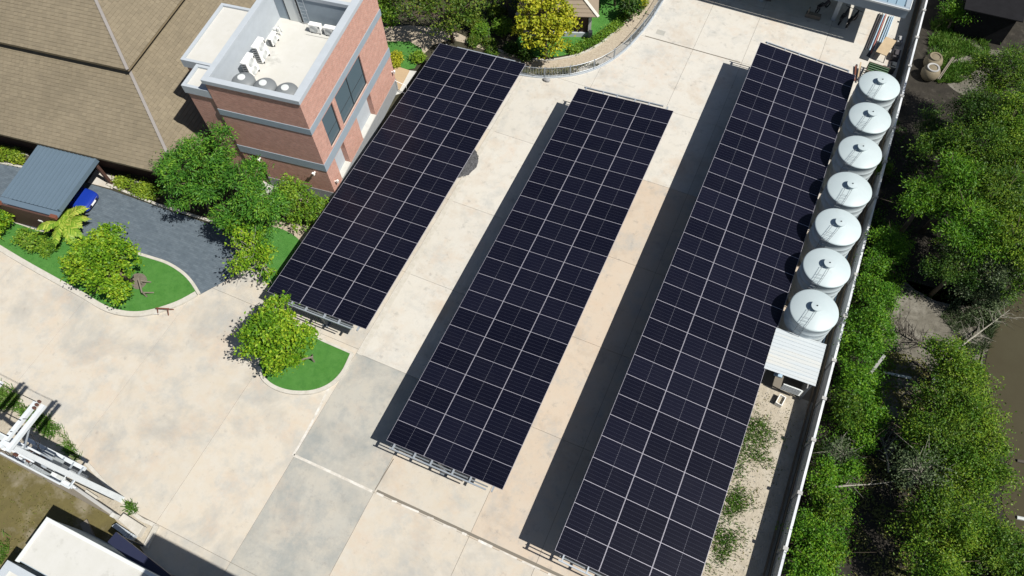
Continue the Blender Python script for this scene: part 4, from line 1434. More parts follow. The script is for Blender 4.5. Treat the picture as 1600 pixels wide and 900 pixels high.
def build_car():
    t = thing('parked_car', 'shiny blue hatchback parked nose out under the ribbed car shelter', 'car', HW(-8.85, -2.25, 0.03), HYAW)
    # stations along x: (x, half width, sill z, belt z, roof z, roof half width)
    st = [(-2.05, 0.68, 0.42, 0.80, 0.86, 0.60), (-1.95, 0.80, 0.28, 0.92, 1.02, 0.66), (-1.55, 0.85, 0.24, 0.95, 1.38, 0.60), (-0.9, 0.86, 0.24, 0.95, 1.48, 0.62), (-0.1, 0.86, 0.24, 0.94, 1.48, 0.62),
          (0.45, 0.86, 0.24, 0.93, 1.36, 0.60), (1.05, 0.86, 0.24, 0.92, 0.98, 0.68), (1.55, 0.84, 0.24, 0.86, 0.90, 0.62), (1.90, 0.78, 0.26, 0.74, 0.78, 0.55), (2.05, 0.64, 0.32, 0.60, 0.64, 0.45)]
    mb = MB()
    rows = []
    for (x, hw, zs, zb, zr, rwid) in st:
        ring = [(x, -hw * 0.9, zs), (x, -hw, zs + 0.12), (x, -hw, (zs + zb) / 2 + 0.1), (x, -hw * 0.96, zb), (x, -rwid, zr - 0.03), (x, -rwid * 0.5, zr),
                (x, rwid * 0.5, zr), (x, rwid, zr - 0.03), (x, hw * 0.96, zb), (x, hw, (zs + zb) / 2 + 0.1), (x, hw, zs + 0.12), (x, hw * 0.9, zs)]
        rows.append(ring)
    pts = [p for r in rows for p in r]
    n = 12
    fs = []
    for i in range(len(rows) - 1):
        for k in range(n):
            k2 = (k + 1) % n
            fs.append((i * n + k, (i + 1) * n + k, (i + 1) * n + k2, i * n + k2))
    fs += [tuple(range(n)), tuple((len(rows) - 1) * n + k for k in range(n))[::-1]]
    mb.faces(pts, fs)
    b = part('body', mb, 'car_blue', t, smooth=True)
    sdv = b.modifiers.new('sub', 'SUBSURF'); sdv.levels = 2; sdv.render_levels = 2
    mb = MB(); mb.faces([(1.0, -0.58, 1.035), (1.0, 0.58, 1.035), (0.5, 0.50, 1.355), (0.5, -0.50, 1.355)], [(0, 1, 2, 3)])
    part('windscreen', mb, 'car_glass', t)
    for s in (-1, 1):
        mb = MB(); mb.faces([(0.75, s * 0.80, 0.99), (-1.3, s * 0.80, 1.0), (-1.2, s * 0.68, 1.34), (0.35, s * 0.67, 1.34)], [(0, 1, 2, 3)])
        part('side_window', mb, 'car_glass', t)
        mb = MB(); mb.faces([(1.72, s * 0.58, 0.80), (1.95, s * 0.50, 0.66), (1.90, s * 0.72, 0.62), (1.60, s * 0.76, 0.78), (1.72, s * 0.56, 0.70), (1.93, s * 0.48, 0.58), (1.88, s * 0.70, 0.55), (1.58, s * 0.74, 0.68)],
                            ((0, 1, 2, 3), (0, 4, 5, 1), (1, 5, 6, 2), (2, 6, 7, 3)))
        part('headlight', mb, 'lamp_glass', t)
        mb = MB(); mb.lathe([(0.02, -0.06), (0.1, -0.07), (0.12, 0.0), (0.1, 0.07)], (0.62, s * 0.94, 1.0), 10)
        part('mirror', mb, 'car_blue', t)
        for x_ in (-1.25, 1.28):
            mb = MB()
            ring = [(x_ + 0.31 * math.cos(a), s * 0.87, 0.31 + 0.31 * math.sin(a)) for a in np.linspace(0, 2 * math.pi, 21)[:-1]]
            ring2 = [(p[0], s * 0.68, p[2]) for p in ring]
            nn = 20
            mb.faces(ring + ring2, [tuple(range(nn)), tuple(range(nn, 2 * nn))[::-1]] + [(i, (i + 1) % nn, nn + (i + 1) % nn, nn + i) for i in range(nn)])
            w = part('wheel', mb, 'black_rubber', t)
            mb = MB(); mb.poly([(x_ + 0.2 * math.cos(a), s * 0.876, 0.31 + 0.2 * math.sin(a)) for a in np.linspace(0, 2 * math.pi, 17)[:-1]])
            part('rim', mb, 'chrome', w)
    mb = MB(); mb.box(1.98, 2.045, -0.44, 0.44, 0.42, 0.56); mb.box(1.86, 1.95, -0.5, 0.5, 0.66, 0.70)
    part('grille', mb, 'black_iron', t)
    mb = MB(); mb.box(2.03, 2.06, -0.24, 0.24, 0.44, 0.57)
    part('number_plate', mb, 'white_plastic', t)
    mb = MB(); mb.box(2.02, 2.035, -0.55, 0.55, 0.60, 0.625)
    part('chrome_strip', mb, 'chrome', t)
    return t


build_car()

# ================================================================== GAZEBO
gz = thing('garden_pavilion', 'small garden pavilion with a brown tiled hip roof and pale ridges', 'pavilion', (-1.25, 7.35, 0), R_(20))
# eave corner at the origin, roof rising to the north west
mb = MB()
rz0, apex = 2.55, (-3.2, 3.2, 4.5)
A_, B_, C_ = (0, 0, rz0), (-6.4, 0, rz0), (0, 6.4, rz0)
mb.poly([B_, A_, apex]); mb.poly([A_, C_, apex])
mb.poly([(-6.4, 6.4, rz0), B_, apex]); mb.poly([C_, (-6.4, 6.4, rz0), apex])
mb.poly([A_, B_, (-6.4, 6.4, rz0), C_])
gr = part('roof', mb, 'gazebo_tile', gz)
for side in (0, 1):
    for k in range(12):
        f0, f1 = k / 12, (k + 1) / 12
        for i in range(1):
            lo, hi = f0 * 3.2, f1 * 3.2
            z_a, z_b = rz0 + 1.95 * f0 + 0.05, rz0 + 1.95 * f1 + 0.012
            mb = MB()
            if side == 0:
                t_ = [(-6.4 + lo, lo - 0.01, z_a), (-lo, lo - 0.01, z_a), (-hi, hi, z_b), (-6.4 + hi, hi, z_b), (-6.4 + lo, lo - 0.01, z_a - 0.045), (-lo, lo - 0.01, z_a - 0.045)]
                mb.faces(t_, [(0, 1, 2, 3), (4, 5, 1, 0)])
            else:
                t_ = [(-lo + 0.01, lo, z_a), (-lo + 0.01, 6.4 - lo, z_a), (-hi, 6.4 - hi, z_b), (-hi, hi, z_b), (-lo + 0.01, lo, z_a - 0.045), (-lo + 0.01, 6.4 - lo, z_a - 0.045)]
                mb.faces(t_, [(0, 1, 2, 3), (4, 5, 1, 0)])
            part('tile_course', mb, 'gazebo_tile', gr)
for e in (A_, B_, C_):
    mb = MB(); mb.bar((e[0], e[1], e[2] + 0.06), (apex[0], apex[1], apex[2] + 0.08), 0.24, 0.08)
    part('ridge_cap', mb, 'gazebo_ridge', gr)
mb = MB(); mb.box(-5.9, -0.55, 0.55, 5.9, 0.0, 0.5)
part('base', mb, 'light_bluegrey', gz)
mb = MB(); mb.box(-5.9, -0.55, 0.7, 5.8, 0.5, 2.5)
part('wall', mb, 'brown_wall', gz)
for p in ((-0.6, 0.6), (-5.8, 0.6), (-0.6, 5.8)):
    mb = MB(); mb.box(p[0] - 0.12, p[0] + 0.12, p[1] - 0.12, p[1] + 0.12, 0.5, 2.5)
    part('post', mb, 'post_grey', gz)
mb = MB(); mb.box(-0.66, -0.36, 0.1, 0.42, 0.0, 0.95)
single_ = part('meter_box', mb, 'dark_trim', gz)

# ================================================================== GARDEN FENCE
gf = thing('garden_fence', 'low curved metal fence with close pickets around the garden', 'fence', (*fence_ln[0], 0))
fl = [np.array(p) for p in fence_ln]
dist = [0.0]
for a, b in zip(fl[:-1], fl[1:]):
    dist.append(dist[-1] + float(np.linalg.norm(b - a)))


def along(s):
    i = min(max(np.searchsorted(dist, s) - 1, 0), len(fl) - 2)
    t = (s - dist[i]) / (dist[i + 1] - dist[i] + 1e-9)
    return fl[i] * (1 - t) + fl[i + 1] * t


tot = dist[-1]
for z in (0.22, 1.0):
    mb = MB(); mb.tube([(*p, z) for p in fl], 0.018, 5)
    part('rail', mb, 'galv_steel', gf, world=True)
pk = MB(); pk.box(-0.011, 0.011, -0.011, 0.011, 0.12, 1.0)
PICK = pk.mesh('picket', ['galv_steel'])
pp = MB(); pp.box(-0.04, 0.04, -0.04, 0.04, 0.0, 1.08)
PFST = pp.mesh('post', ['galv_steel'])
s = 0.0
k = 0
while s < tot:
    q = along(s)
    if k % 16 == 0:
        o = link('post', PFST, gf)
    else:
        o = link('picket', PICK, gf)
    o.location = (q[0] - fl[0][0], q[1] - fl[0][1], 0)
    k += 1
    s += 0.125
# side gate by the brick office
ga = thing('side_gate', 'small white tubular gate panel between the brick office and the nearest carport', 'gate', (*G(617, 141)[:2], 0), R_(-8))
mb = MB(); mb.tube([(0, 0, 0), (0, 0, 1.15), (1.3, 0, 1.15), (1.3, 0, 0)], 0.03, 6); mb.tube([(0, 0, 0.2), (1.3, 0, 0.2)], 0.025, 6)
part('frame', mb, 'white_plastic', ga)

# ================================================================== WAREHOUSE
wh = thing('warehouse', 'steel warehouse with a blue corrugated roof and grey eave fascia', 'building', (20.2, 14.75, 0), R_(-1.0))
for k in range(27):
    xa = -0.35 - (k + 1) * 0.62
    if xa < -16.6: break
    mb = MB()
    mb.faces([(xa, 0.25, 4.13), (xa + 0.56, 0.25, 4.13), (xa + 0.60, 0.25, 4.19), (xa + 0.62, 0.25, 4.19), (xa, 14, 5.6), (xa + 0.56, 14, 5.6), (xa + 0.60, 14, 5.66), (xa + 0.62, 14, 5.66)],
             ((0, 1, 5, 4), (1, 2, 6, 5), (2, 3, 7, 6)))
    mb.poly([(xa + 0.62, 0.25, 4.19), (xa + 0.62, 0.25, 4.12), (xa + 0.62, 14, 5.59), (xa + 0.62, 14, 5.66)])
    part('roof_sheet', mb, 'roof_bluelight', wh)
mb = MB(); mb.box(-17.0, 0.0, 0.0, 0.22, 3.45, 4.24)
part('fascia', mb, 'bluegrey_render', wh)
mb = MB(); mb.box(-0.33, 0.0, 0.222, 14, 3.45, 4.25)
part('fascia', mb, 'bluegrey_render', wh)
mb = MB(); mb.box(-17.05, 0.06, -0.06, -0.002, 4.14, 4.27); mb.box(0.002, 0.06, -0.06, 14, 4.14, 4.27)
part('edge_trim', mb, 'lid_pale', wh)
for x_ in (-4.65, -10.6, -16.4):
    mb = MB(); mb.box(x_ - 0.17, x_ + 0.17, 2.2, 2.54, 0, 4.2)
    part('column', mb, 'light_bluegrey', wh)
mb = MB(); mb.box(-17, -0.4, 13.6, 13.9, 0, 5.5)
part('back_wall', mb, 'wall_grey', wh)

# things kept by the warehouse
rr = random.Random(5)
kinds = [('pipe_blue', 'pale blue steel pipe'), ('pipe_blue', 'pale blue steel pipe'), ('pipe_blue', 'pale blue steel pipe'), ('pipe_red', 'rusty red pipe'), ('pipe_dark', 'dark steel bar'), ('lid_pale', 'pale plastic pipe'),
         ('pipe_dark', 'dark steel bar'), ('pipe_blue', 'pale blue steel pipe')]
words = ['outermost', 'second', 'third', 'fourth', 'fifth', 'sixth', 'seventh', 'eighth']
for k, (mm, nm) in enumerate(kinds):
    order = [7, 6, 5, 3, 1, 4, 0, 2][k]
    x_ = 18.62 + order * 0.145
    mb = MB(); mb.tube([(x_ + 0.02 * order, 14.55 + rr.uniform(-.2, .3), 0.08), (x_ + 0.32 + rr.uniform(-.06, .06), 19.2, 0.10)], 0.05, 6)
    single('loose_pipe', mb, mm, '%s lying %s from the yard side in the pipe bundle' % (nm, words[order]), 'pipe', group='pipes stacked by the warehouse')
tb = thing('work_table', 'pale plank table with thin legs beside the pipe bundle', 'table', (19.95, 14.75, 0), R_(-12))
mb = MB(); mb.box(-0.42, 0.42, -1.0, 1.0, 0.70, 0.75)
part('table_top', mb, 'wood_plank', tb)
for x_ in (-0.36, 0.36):
    for y_ in (-0.9, 0.9):
        mb = MB(); mb.bar((x_, y_, 0.7), (x_ * 1.3, y_ * 1.05, 0), 0.05, 0.05)
        part('leg', mb, 'dark_steel', tb)
mb = MB(); mb.box(-0.33, 0.33, -0.95, 0.95, 0.0, 0.06)
o = single('black_sheet', mb, 'dark_steel', 'black flat sheet lying on the concrete beside the plank table', 'sheet', loc=(0, 0, 0)); o.location = (18.85, 14.45, 0.0); o.rotation_euler = (0, 0, R_(-6))
for k, (x_, y_, l) in enumerate(((18.55, 11.6, 'scrap of rusty timber leaning closest to the longest carport'), (18.8, 11.5, 'thin dark batten in the scrap wood pile by the first tank'), (18.68, 11.9, 'bleached batten standing out of the scrap wood pile'), (19.0, 11.75, 'red brown stick at the tank side of the scrap wood pile'))):
    mb = MB(); mb.bar((x_, y_ - 0.7, 0.1 + 0.08 * k), (x_ + rr.uniform(-.25, .25), y_ + 0.9, 0.12 + 0.08 * k), 0.1, 0.06)
    single('scrap_batten', mb, ['rust_brown', 'pipe_dark', 'wood_plank', 'pipe_red'][k], l, 'timber', group='scrap wood by the first tank')
pl = thing('mesh_crate', 'green mesh crate behind the first white tank', 'crate', (19.85, 12.05, 0), R_(-5))
for k in range(5):
    mb = MB(); mb.box(-0.75, 0.75, -0.5 + k * 0.24, -0.42 + k * 0.24, 0.1 + 0.0, 0.62)
    part('slat', mb, 'green_mesh', pl)
for y_ in (-0.5, 0.52):
    mb = MB(); mb.box(-0.8, 0.8, y_, y_ + 0.05, 0.0, 0.7)
    part('rail', mb, 'grey_timber', pl)
mb = MB(); mb.lathe([(0.30, 0), (0.34, 0.1), (0.30, 0.22), (0.12, 0.3)], (20.35, 12.95, 0.0), 12)
single('pink_sack', mb, 'pipe_red', 'faded pink sack on the ground between the plank table and the tanks', 'sack', smooth=True)
for k, (x_, y_, sx, sy, sz, mm, l) in enumerate(((20.9, 14.6, .5, .9, .5, 'pipe_dark', 'dark oil drum rack against the boundary wall'), (20.85, 13.0, .45, .6, .7, 'dark_trim', 'dark box against the boundary wall near the first tank'),
                                              (20.9, 16.4, .4, .7, .4, 'wall_grey', 'grey block beside the boundary wall under the warehouse eave'))):
    mb = MB(); mb.box(x_ - sx / 2, x_ + sx / 2, y_ - sy / 2, y_ + sy / 2, 0, sz); mb.box(x_ - sx / 3, x_ + sx / 3, y_ - sy / 3, y_ + sy / 3, sz, sz + 0.12)
    single('storage_box', mb, mm, l, 'box', bevel=0.02)


def scooter(label, x, y, rz, mm):
    t = thing('motor_scooter', label, 'scooter', (x, y, 0), rz, 'scooters in the warehouse shade')
    mb = MB(); mb.tube([(-0.75, 0, 0.62), (-0.3, 0, 0.72), (0.1, 0, 0.5), (0.45, 0, 0.7), (0.55, 0, 0.95)], [0.12, 0.17, 0.12, 0.12, 0.06], 8)
    part('body', mb, mm, t, smooth=True)
    for x_ in (-0.6, 0.62):
        mb = MB(); mb.tube([(x_ + 0.24 * math.cos(a), 0, 0.28 + 0.24 * math.sin(a)) for a in np.linspace(0, 2 * math.pi, 15)], 0.05, 6, cap=False)
        part('wheel', mb, 'black_rubber', t)
    mb = MB(); mb.tube([(0.5, -0.32, 1.02), (0.56, 0, 0.97), (0.5, 0.32, 1.02)], 0.025, 6)
    part('handlebar', mb, 'black_iron', t)
    mb = MB(); mb.box(-0.75, -0.1, -0.13, 0.13, 0.74, 0.82)
    part('seat', mb, 'black_rubber', t, bevel=0.03)


scooter('black scooter in the warehouse shade, closest to the sunlit edge', 17.0, 17.2, R_(70), 'black_iron')
scooter('dark grey scooter in the warehouse shade beside the black one', 16.3, 17.3, R_(75), 'dark_steel')
scooter('scooter parked in the shade right beside the pale warehouse column', 14.5, 17.9, R_(60), 'pipe_dark')
mb = MB(); mb.box(13.4, 14.6, 16.6, 17.0, 0, 0.35); mb.box(13.5, 13.6, 16.65, 16.95, 0.35, 0.8)
single('bench_frame', mb, 'grey_timber', 'low timber bench in the warehouse shade', 'bench')
mb = MB(); mb.box(9.0, 10.4, 17.4, 18.2, 0, 0.5); mb.box(9.1, 9.9, 17.5, 18.1, 0.5, 0.9)
single('pallet_stack', mb, 'grey_timber', 'stack of timber pallets deep in the warehouse shade', 'pallets')

# ================================================================== UTILITY POLES
gpoles = 'concrete utility poles of the transformer stand'


def upole(label, x, y, h, arm_s):
    t = thing('utility_pole', label, 'utility pole', (x, y, 0), 0, gpoles)
    mb = MB(); mb.faces([(-.21, -.18, 0), (.21, -.18, 0), (.21, .18, 0), (-.21, .18, 0), (-.13, -.11, h), (.13, -.11, h), (.13, .11, h), (-.13, .11, h)], MB.BF)
    part('shaft', mb, 'pole_concrete', t, bevel=0.015)
    for zz, yl, l in ((h - 0.18, 2.15, 0),):
        for s in (-1, 1):
            mb = MB(); mb.box(s * 0.22 - 0.10, s * 0.22 + 0.10, -0.25, yl, zz - 0.09, zz + 0.09)
            a = part('crossarm', mb, 'pole_concrete', t)
        mb = MB(); mb.bar((0.0, 0.1, zz - 1.1), (0.0, yl * 0.75, zz - 0.05), 0.06, 0.05)
        part('arm_brace', mb, 'galv_steel', t)
        for yi in [1.85, 2.02, 2.19]:
            mb = MB(); mb.lathe([(0.03, 0.0), (0.035, 0.05), (0.075, 0.06), (0.04, 0.10), (0.075, 0.12), (0.04, 0.16), (0.07, 0.18), (0.03, 0.24)], (0.0, yi, zz + 0.02), 10)
            part('insulator', mb, 'porcelain', t)
    for k in range(4):
        mb = MB(); mb.tube([(-0.02 + 0.2, 0.15, 1.6 + k * 0.07), (0.0, 0.18, 1.6 + k * 0.07), (-0.2, 0.1, 1.58 + k * .07)], 0.012, 4)
        part('cable_band', mb, 'dark_steel', t)
    return t


upole('tall white concrete pole standing nearer the yard corner, its double crossarm over the concrete', -13.2, -37.72, 10.4, 1)
upole('tall white concrete pole at the frame edge side of the transformer', -15.95, -37.62, 10.4, 1)
tr = thing('transformer', 'grey pole mounted transformer with bushings on a steel platform between two poles', 'transformer', (-14.6, -37.68, 0))
mb = MB()
for y_ in (-0.5, 0.5):
    mb.bar((-2.5, y_, 4.55), (1.5, y_, 4.55), 0.2, 0.22)
part('platform_beam', mb, 'pole_concrete', tr)
for k in range(7):
    x_ = -2.4 + k * 0.64
    mb = MB(); mb.bar((x_, -0.55, 4.65), (x_, 0.55, 4.65), 0.09, 0.06)
    part('platform_bar', mb, 'galv_steel', tr)
mb = MB()
mb.tube([(-2.5, -0.62, 4.66), (1.5, -0.62, 4.66), (1.5, 0.1, 4.66), (1.5, 0.1, 5.5), (1.5, -0.62, 5.5), (-2.5, -0.62, 5.5), (-2.5, -0.62, 4.66)], 0.05, 6)
part('guard_rail', mb, 'pole_concrete', tr)
mb = MB(); mb.box(-0.95, 0.35, -0.38, 0.40, 4.70, 5.75); mb.box(-1.0, 0.4, -0.43, 0.45, 5.75, 5.80)
tk_ = part('tank', mb, 'transformer_grey', tr, bevel=0.02)
for k in range(9):
    mb = MB(); mb.box(-0.9 + k * 0.145, -0.87 + k * 0.145, -0.56, -0.382, 4.85, 5.6)
    part('cooling_fin', mb, 'transformer_grey', tk_)
for k in range(3):
    mb = MB(); mb.lathe([(0.05, 0), (0.09, 0.04), (0.05, 0.08), (0.09, 0.12), (0.05, 0.16), (0.08, 0.2), (0.03, 0.3)], (-0.75 + k * 0.42, 0.15, 5.80), 10)
    part('bushing', mb, 'porcelain', tk_)
for k in range(4):
    mb = MB(); mb.tube([(-0.7 + k * 0.12, -0.2, 5.8), (-0.6 + k * 0.12, -0.3, 6.1), (0.2 + k * 0.06, -0.35, 5.9), (0.7, -0.4, 5.2), (0.85, -0.3, 4.7)], 0.035, 6)
    part('cable', mb, 'black_rubber', tr)
for k in range(6):
    x_ = -2.3 + k * 0.6
    mb = MB(); mb.bar((x_, -0.5, 4.5), (x_ + 0.6, -0.5, 3.95), 0.05, 0.05); mb.bar((x_ + 0.6, -0.5, 4.5), (x_, -0.5, 3.95), 0.05, 0.05)
    part('lattice_bar', mb, 'galv_steel', tr)
mb = MB(); mb.bar((-2.4, -0.5, 3.92), (1.4, -0.5, 3.92), 0.07, 0.07)
part('lattice_chord', mb, 'galv_steel', tr)
for zz in (7.3, 8.3):
    for y_ in (-0.22, 0.22):
        mb = MB(); mb.bar((-1.5, y_, zz), (1.6, y_, zz), 0.08, 0.1)
        part('hanger_beam', mb, 'pole_concrete' if zz > 8 else 'galv_steel', tr)
    for k in range(3):
        mb = MB(); mb.lathe([(0.04, 0), (0.08, 0.04), (0.04, 0.09), (0.08, 0.13), (0.04, 0.18), (0.08, 0.22), (0.03, 0.34)], (-0.8 + k * 0.75, -0.3, zz + 0.05), 10)
        part('fuse_holder', mb, 'white_plastic' if k == 1 else 'porcelain', tr)
        mb = MB(); mb.tube([(-0.8 + k * 0.75, -0.3, zz + 0.3), (-0.7 + k * 0.6, -0.5, zz - 0.4), (-0.75 + k * 0.42, 0.1, 6.05)], 0.016, 4)
        part('lead_wire', mb, 'black_iron', tr)
for k in range(3):
    mb = MB(); mb.tube([(1.22 + 0.05 * k, -0.22, 8.2), (1.2 + 0.05 * k, -0.25, 5.0), (1.18 + 0.05 * k, -0.24, 0.3)], 0.03, 5)
    part('conduit', mb, 'dark_steel' if k else 'galv_steel', tr)
mb = MB(); mb.box(0.7, 1.05, -0.45, -0.1, 4.75, 5.5)
part('switch_box', mb, 'lid_pale', tr)
mb = MB(); mb.lathe([(0.09, 0), (0.11, 0.02), (0.11, 0.5), (0.05, 0.56)], (-1.6, 0.1, 4.7), 10); mb.lathe([(0.09, 0), (0.11, 0.02), (0.11, 0.5), (0.05, 0.56)], (-1.9, 0.1, 4.7), 10)
part('surge_arrester', mb, 'white_plastic', tr)
for k, (y_, l) in enumerate(((-35.6, 'black overhead wire strung between the crossarm tips furthest over the yard'), (-36.6, 'black overhead wire strung between the crossarm middles'), (-37.4, 'black overhead wire strung along the pole heads'))):
    mb = MB(); mb.tube([(-26.0, y_ + 0.3, 10.3), (-20, y_ + .1, 10.25), (-15.95, y_, 10.55), (-14.6, y_, 10.3), (-13.2, y_, 10.55)], 0.018, 4)
    single('overhead_wire', mb, 'black_iron', l, 'wire', group='overhead wires')
mb = MB(); mb.tube([(-13.2, -36.5, 10.5), (-13.5, -36.3, 9.6), (-14.2, -36.9, 7.4), (-14.9, -37.5, 6.1)], 0.018, 4); mb.tube([(-13.3, -37.2, 10.5), (-13.9, -36.9, 8.5), (-14.6, -37.4, 6.2)], 0.018, 4)
single('drop_wire', mb, 'black_iron', 'black drop wires hanging from the pole head down to the transformer', 'wire')

# low wall behind the poles
lw = thing('low_wall', 'low concrete boundary wall running behind the utility poles', 'wall', (-19, -38.2, 0))
for a, b in (((-40, -37.7), (-22.3, -38.0)), ((-22.2, -38.0), (-17.1, -38.15)), ((-17.0, -38.15), (-12.5, -38.55))):
    mb = MB(); mb.bar((*a, 0.35), (*b, 0.35), 0.14, 0.7)
    part('wall_panel', mb, 'wall_grey', lw, world=True)
    mb = MB(); mb.bar((*a, 0.73), (*b, 0.73), 0.17, 0.06)
    part('coping', mb, 'post_grey', lw, world=True)
for p in ((-22.25, -38.0), (-17.05, -38.2), (-12.45, -38.6)):
    mb = MB(); mb.box(p[0] - 0.12, p[0] + 0.12, p[1] - 0.12, p[1] + 0.12, 0, 0.9)
    part('pillar', mb, 'white_render', lw, world=True)
cbm = MB(); cbm.prism(px([(184, 812), (193, 802), (224, 822), (214, 838)], 0.5), 0.0, 0.5)
single('concrete_block', cbm, 'kerb_concrete', 'large pale concrete block at the yard corner behind the low wall', 'block', bevel=0.02)
cbm = MB(); cbm.prism(px([(174, 822), (181, 817), (201, 830), (195, 838)], 0.4), 0.0, 0.4)
single('concrete_block', cbm, 'light_bluegrey', 'smaller blue grey concrete block beside the slab stack', 'block', bevel=0.02)
cbm = MB(); cbm.prism(px([(131, 772), (134, 764), (152, 776), (148, 782)], 0.3), 0.0, 0.3)
single('concrete_block', cbm, 'kerb_concrete', 'small concrete block on the verge by the foot of the nearer pole', 'block', bevel=0.02)
for k in range(4):
    mb = MB(); mb.box(-11.55 + k * 0.17, -11.42 + k * 0.17, -39.72, -38.98, 0.0, 0.32)
    single('fence_board', mb, 'light_bluegrey', '%s concrete board in the short row lying in the white building shade' % ['first', 'second', 'third', 'fourth'][k], 'board', group='concrete boards in the shade')
mb = MB(); mb.bar((-14.2, -39.6, 0.1), (-12.9, -40.3, 0.1), 0.4, 0.16)
single('old_plank', mb, 'grey_timber', 'old dark plank lying in the shade below the white building roof', 'plank')

# ================================================================== WHITE BUILDING, bottom left
wb = thing('white_building', 'flat roofed white building at the yard corner with a plain screed roof', 'building', (-13.5, -39.98, 0), R_(0.3))
mb = MB(); mb.box(0.0, 14.0, -2.25, 0.0, 0.0, 3.95)
part('wall', mb, 'bluegrey_render', wb)
mb = MB(); mb.box(0.1, 13.9, -2.2, -0.1, 3.95, 4.06)
part('roof', mb, 'white_render', wb)
mb = MB()
mb.box(-0.03, 14.0, -0.14, 0.03, 3.951, 4.14); mb.box(-0.03, 0.12, -2.3, -0.142, 3.951, 4.14)
part('parapet', mb, 'lid_pale', wb)
wb2 = thing('lower_annex', 'lower annex roof with a pale blue parapet beside the white building', 'building', (-14.2, -42.55, 0), R_(0.3))
mb = MB(); mb.box(-0.2, 14.0, -6.0, 0.0, 0.0, 3.1)
part('wall', mb, 'bluegrey_render', wb2)
mb = MB(); mb.box(0.0, 13.9, -5.9, -0.35, 3.1, 3.16)
part('roof', mb, 'roof_screed', wb2)
mb = MB(); mb.box(-0.25, 14.0, -0.34, 0.03, 3.101, 3.35); mb.box(-0.25, 0.1, -6.0, -0.342, 3.101, 3.35)
part('parapet', mb, 'light_bluegrey', wb2)
tw = thing('corner_tower_block', 'tall pale block just outside the bottom edge whose shadow falls along the yard', 'building', (0.8, -39.9, 0))
mb = MB(); mb.box(0.0, 7.6, -7.0, 0.0, 0.0, 14.7)
part('wall', mb, 'light_bluegrey', tw)
mb = MB(); mb.box(-0.05, 7.65, -7.05, 0.05, 14.702, 15.0)
part('parapet', mb, 'lid_pale', tw)
for k in range(4):
    for j in range(2):
        mb = MB(); mb.box(1.0 + j * 3.6, 3.0 + j * 3.6, 0.005, 0.04, 1.2 + k * 3.5, 3.0 + k * 3.5)
        part('window', mb, 'window_blue', tw)
pkg = thing('canopy_band', 'dark blue canopy edge along the yard side of the white building', 'canopy', (-9.0, -39.7, 0), R_(-8))
mb = MB(); mb.box(-1.5, 6.0, -0.25, 0.35, 2.7, 2.95)
part('canopy', mb, 'canopy_navy', pkg)
for x_ in (-1.3, 2.2, 5.7):
    mb = MB(); mb.box(x_ - .05, x_ + .05, 0.2, 0.3, 0, 2.7)
    part('post', mb, 'dark_steel', pkg)

# small things in the yard
rk = MB()
rk.lathe([(0.12, 0.0), (0.26, 0.06), (0.24, 0.18), (0.10, 0.27), (0.02, 0.28)], (0, 0, 0), 9)
rk.v = [(p[0] * 1.2 + 0.1 * p[2], p[1] * 0.75, p[2]) for p in rk.v]
o = single('rock', rk, 'wall_grey', 'single dark rock on the concrete just outside the curved fence', 'rock', loc=(0, 0, 0)); o.location = (-3.34, 1.99, 0)
gv = MB()
rng_ = np.random.default_rng(4)
for k in range(500):
    a, r = rng_.uniform(0, 6.28), rng_.uniform(0, 1) ** 0.6
    x_, y_ = -5.55 + math.cos(a) * r * 0.8, -7.9 + math.sin(a) * r * 1.35
    zz = 0.22 * (1 - r) + 0.02
    sz = rng_.uniform(0.03, 0.075)
    gv.faces([(x_ + sz, y_, zz), (x_ - sz * .5, y_ + sz * .8, zz), (x_ - sz * .5, y_ - sz * .8, zz), (x_, y_, zz + sz)], [(0, 1, 3), (1, 2, 3), (2, 0, 3)])
gvb = []
gv.lathe([(1.0, 0.0), (0.8, 0.06), (0.4, 0.17), (0.1, 0.22)], (0, 0, 0), 16)
nb_ = 16 * 4
for i in range(len(gv.v) - nb_, len(gv.v)):
    p = gv.v[i]
    gv.v[i] = (-5.55 + p[0] * 0.8 * (1 + 0.12 * math.sin(i * 2.3)), -7.9 + p[1] * 1.35 * (1 + 0.1 * math.sin(i * 1.7)), p[2])
single('gravel_heap', gv, 'gravel', 'small heap of grey gravel at the edge of the carport nearest the office', 'gravel heap', kind=None)
sw = thing('sawhorse', 'rusty little sawhorse with a pale board on the lawn kerb', 'sawhorse', (-18.35, -26.75, 0.02), R_(20))
for s in (-0.35, 0.35):
    for e in (-0.22, 0.22):
        mb = MB(); mb.bar((s, 0, 0.5), (s + e * 0.5, e, 0), 0.05, 0.05)
        part('leg', mb, 'rust_brown', sw)
mb = MB(); mb.bar((-0.45, 0, 0.52), (0.45, 0, 0.52), 0.07, 0.06)
part('top_bar', mb, 'rust_brown', sw)
mb = MB(); mb.box(-1.05, -0.35, -0.2, 0.12, 0.0, 0.12)
o = single('pale_board', mb, 'white_render', 'pale board lying beside the rusty sawhorse', 'board', loc=(0, 0, 0)); o.location = (-18.4, -26.75, 0.02); o.rotation_euler = (0, 0, R_(25))
bk = thing('white_basin', 'small white basin on the sandy ground below the pump shed', 'basin', (19.75, -16.95, 0), R_(-10))
mb = MB()
for a in ((-0.2, 0.2, -0.32, -0.28), (-0.2, 0.2, 0.28, 0.32), (-0.2, -0.16, -0.28, 0.28), (0.16, 0.2, -0.28, 0.28)):
    mb.box(*a, 0.0, 0.4)
part('rim', mb, 'white_plastic', bk)
mb = MB(); mb.box(-0.16, 0.16, -0.28, 0.28, 0.0, 0.2)
part('bottom', mb, 'sandy_soil', bk)
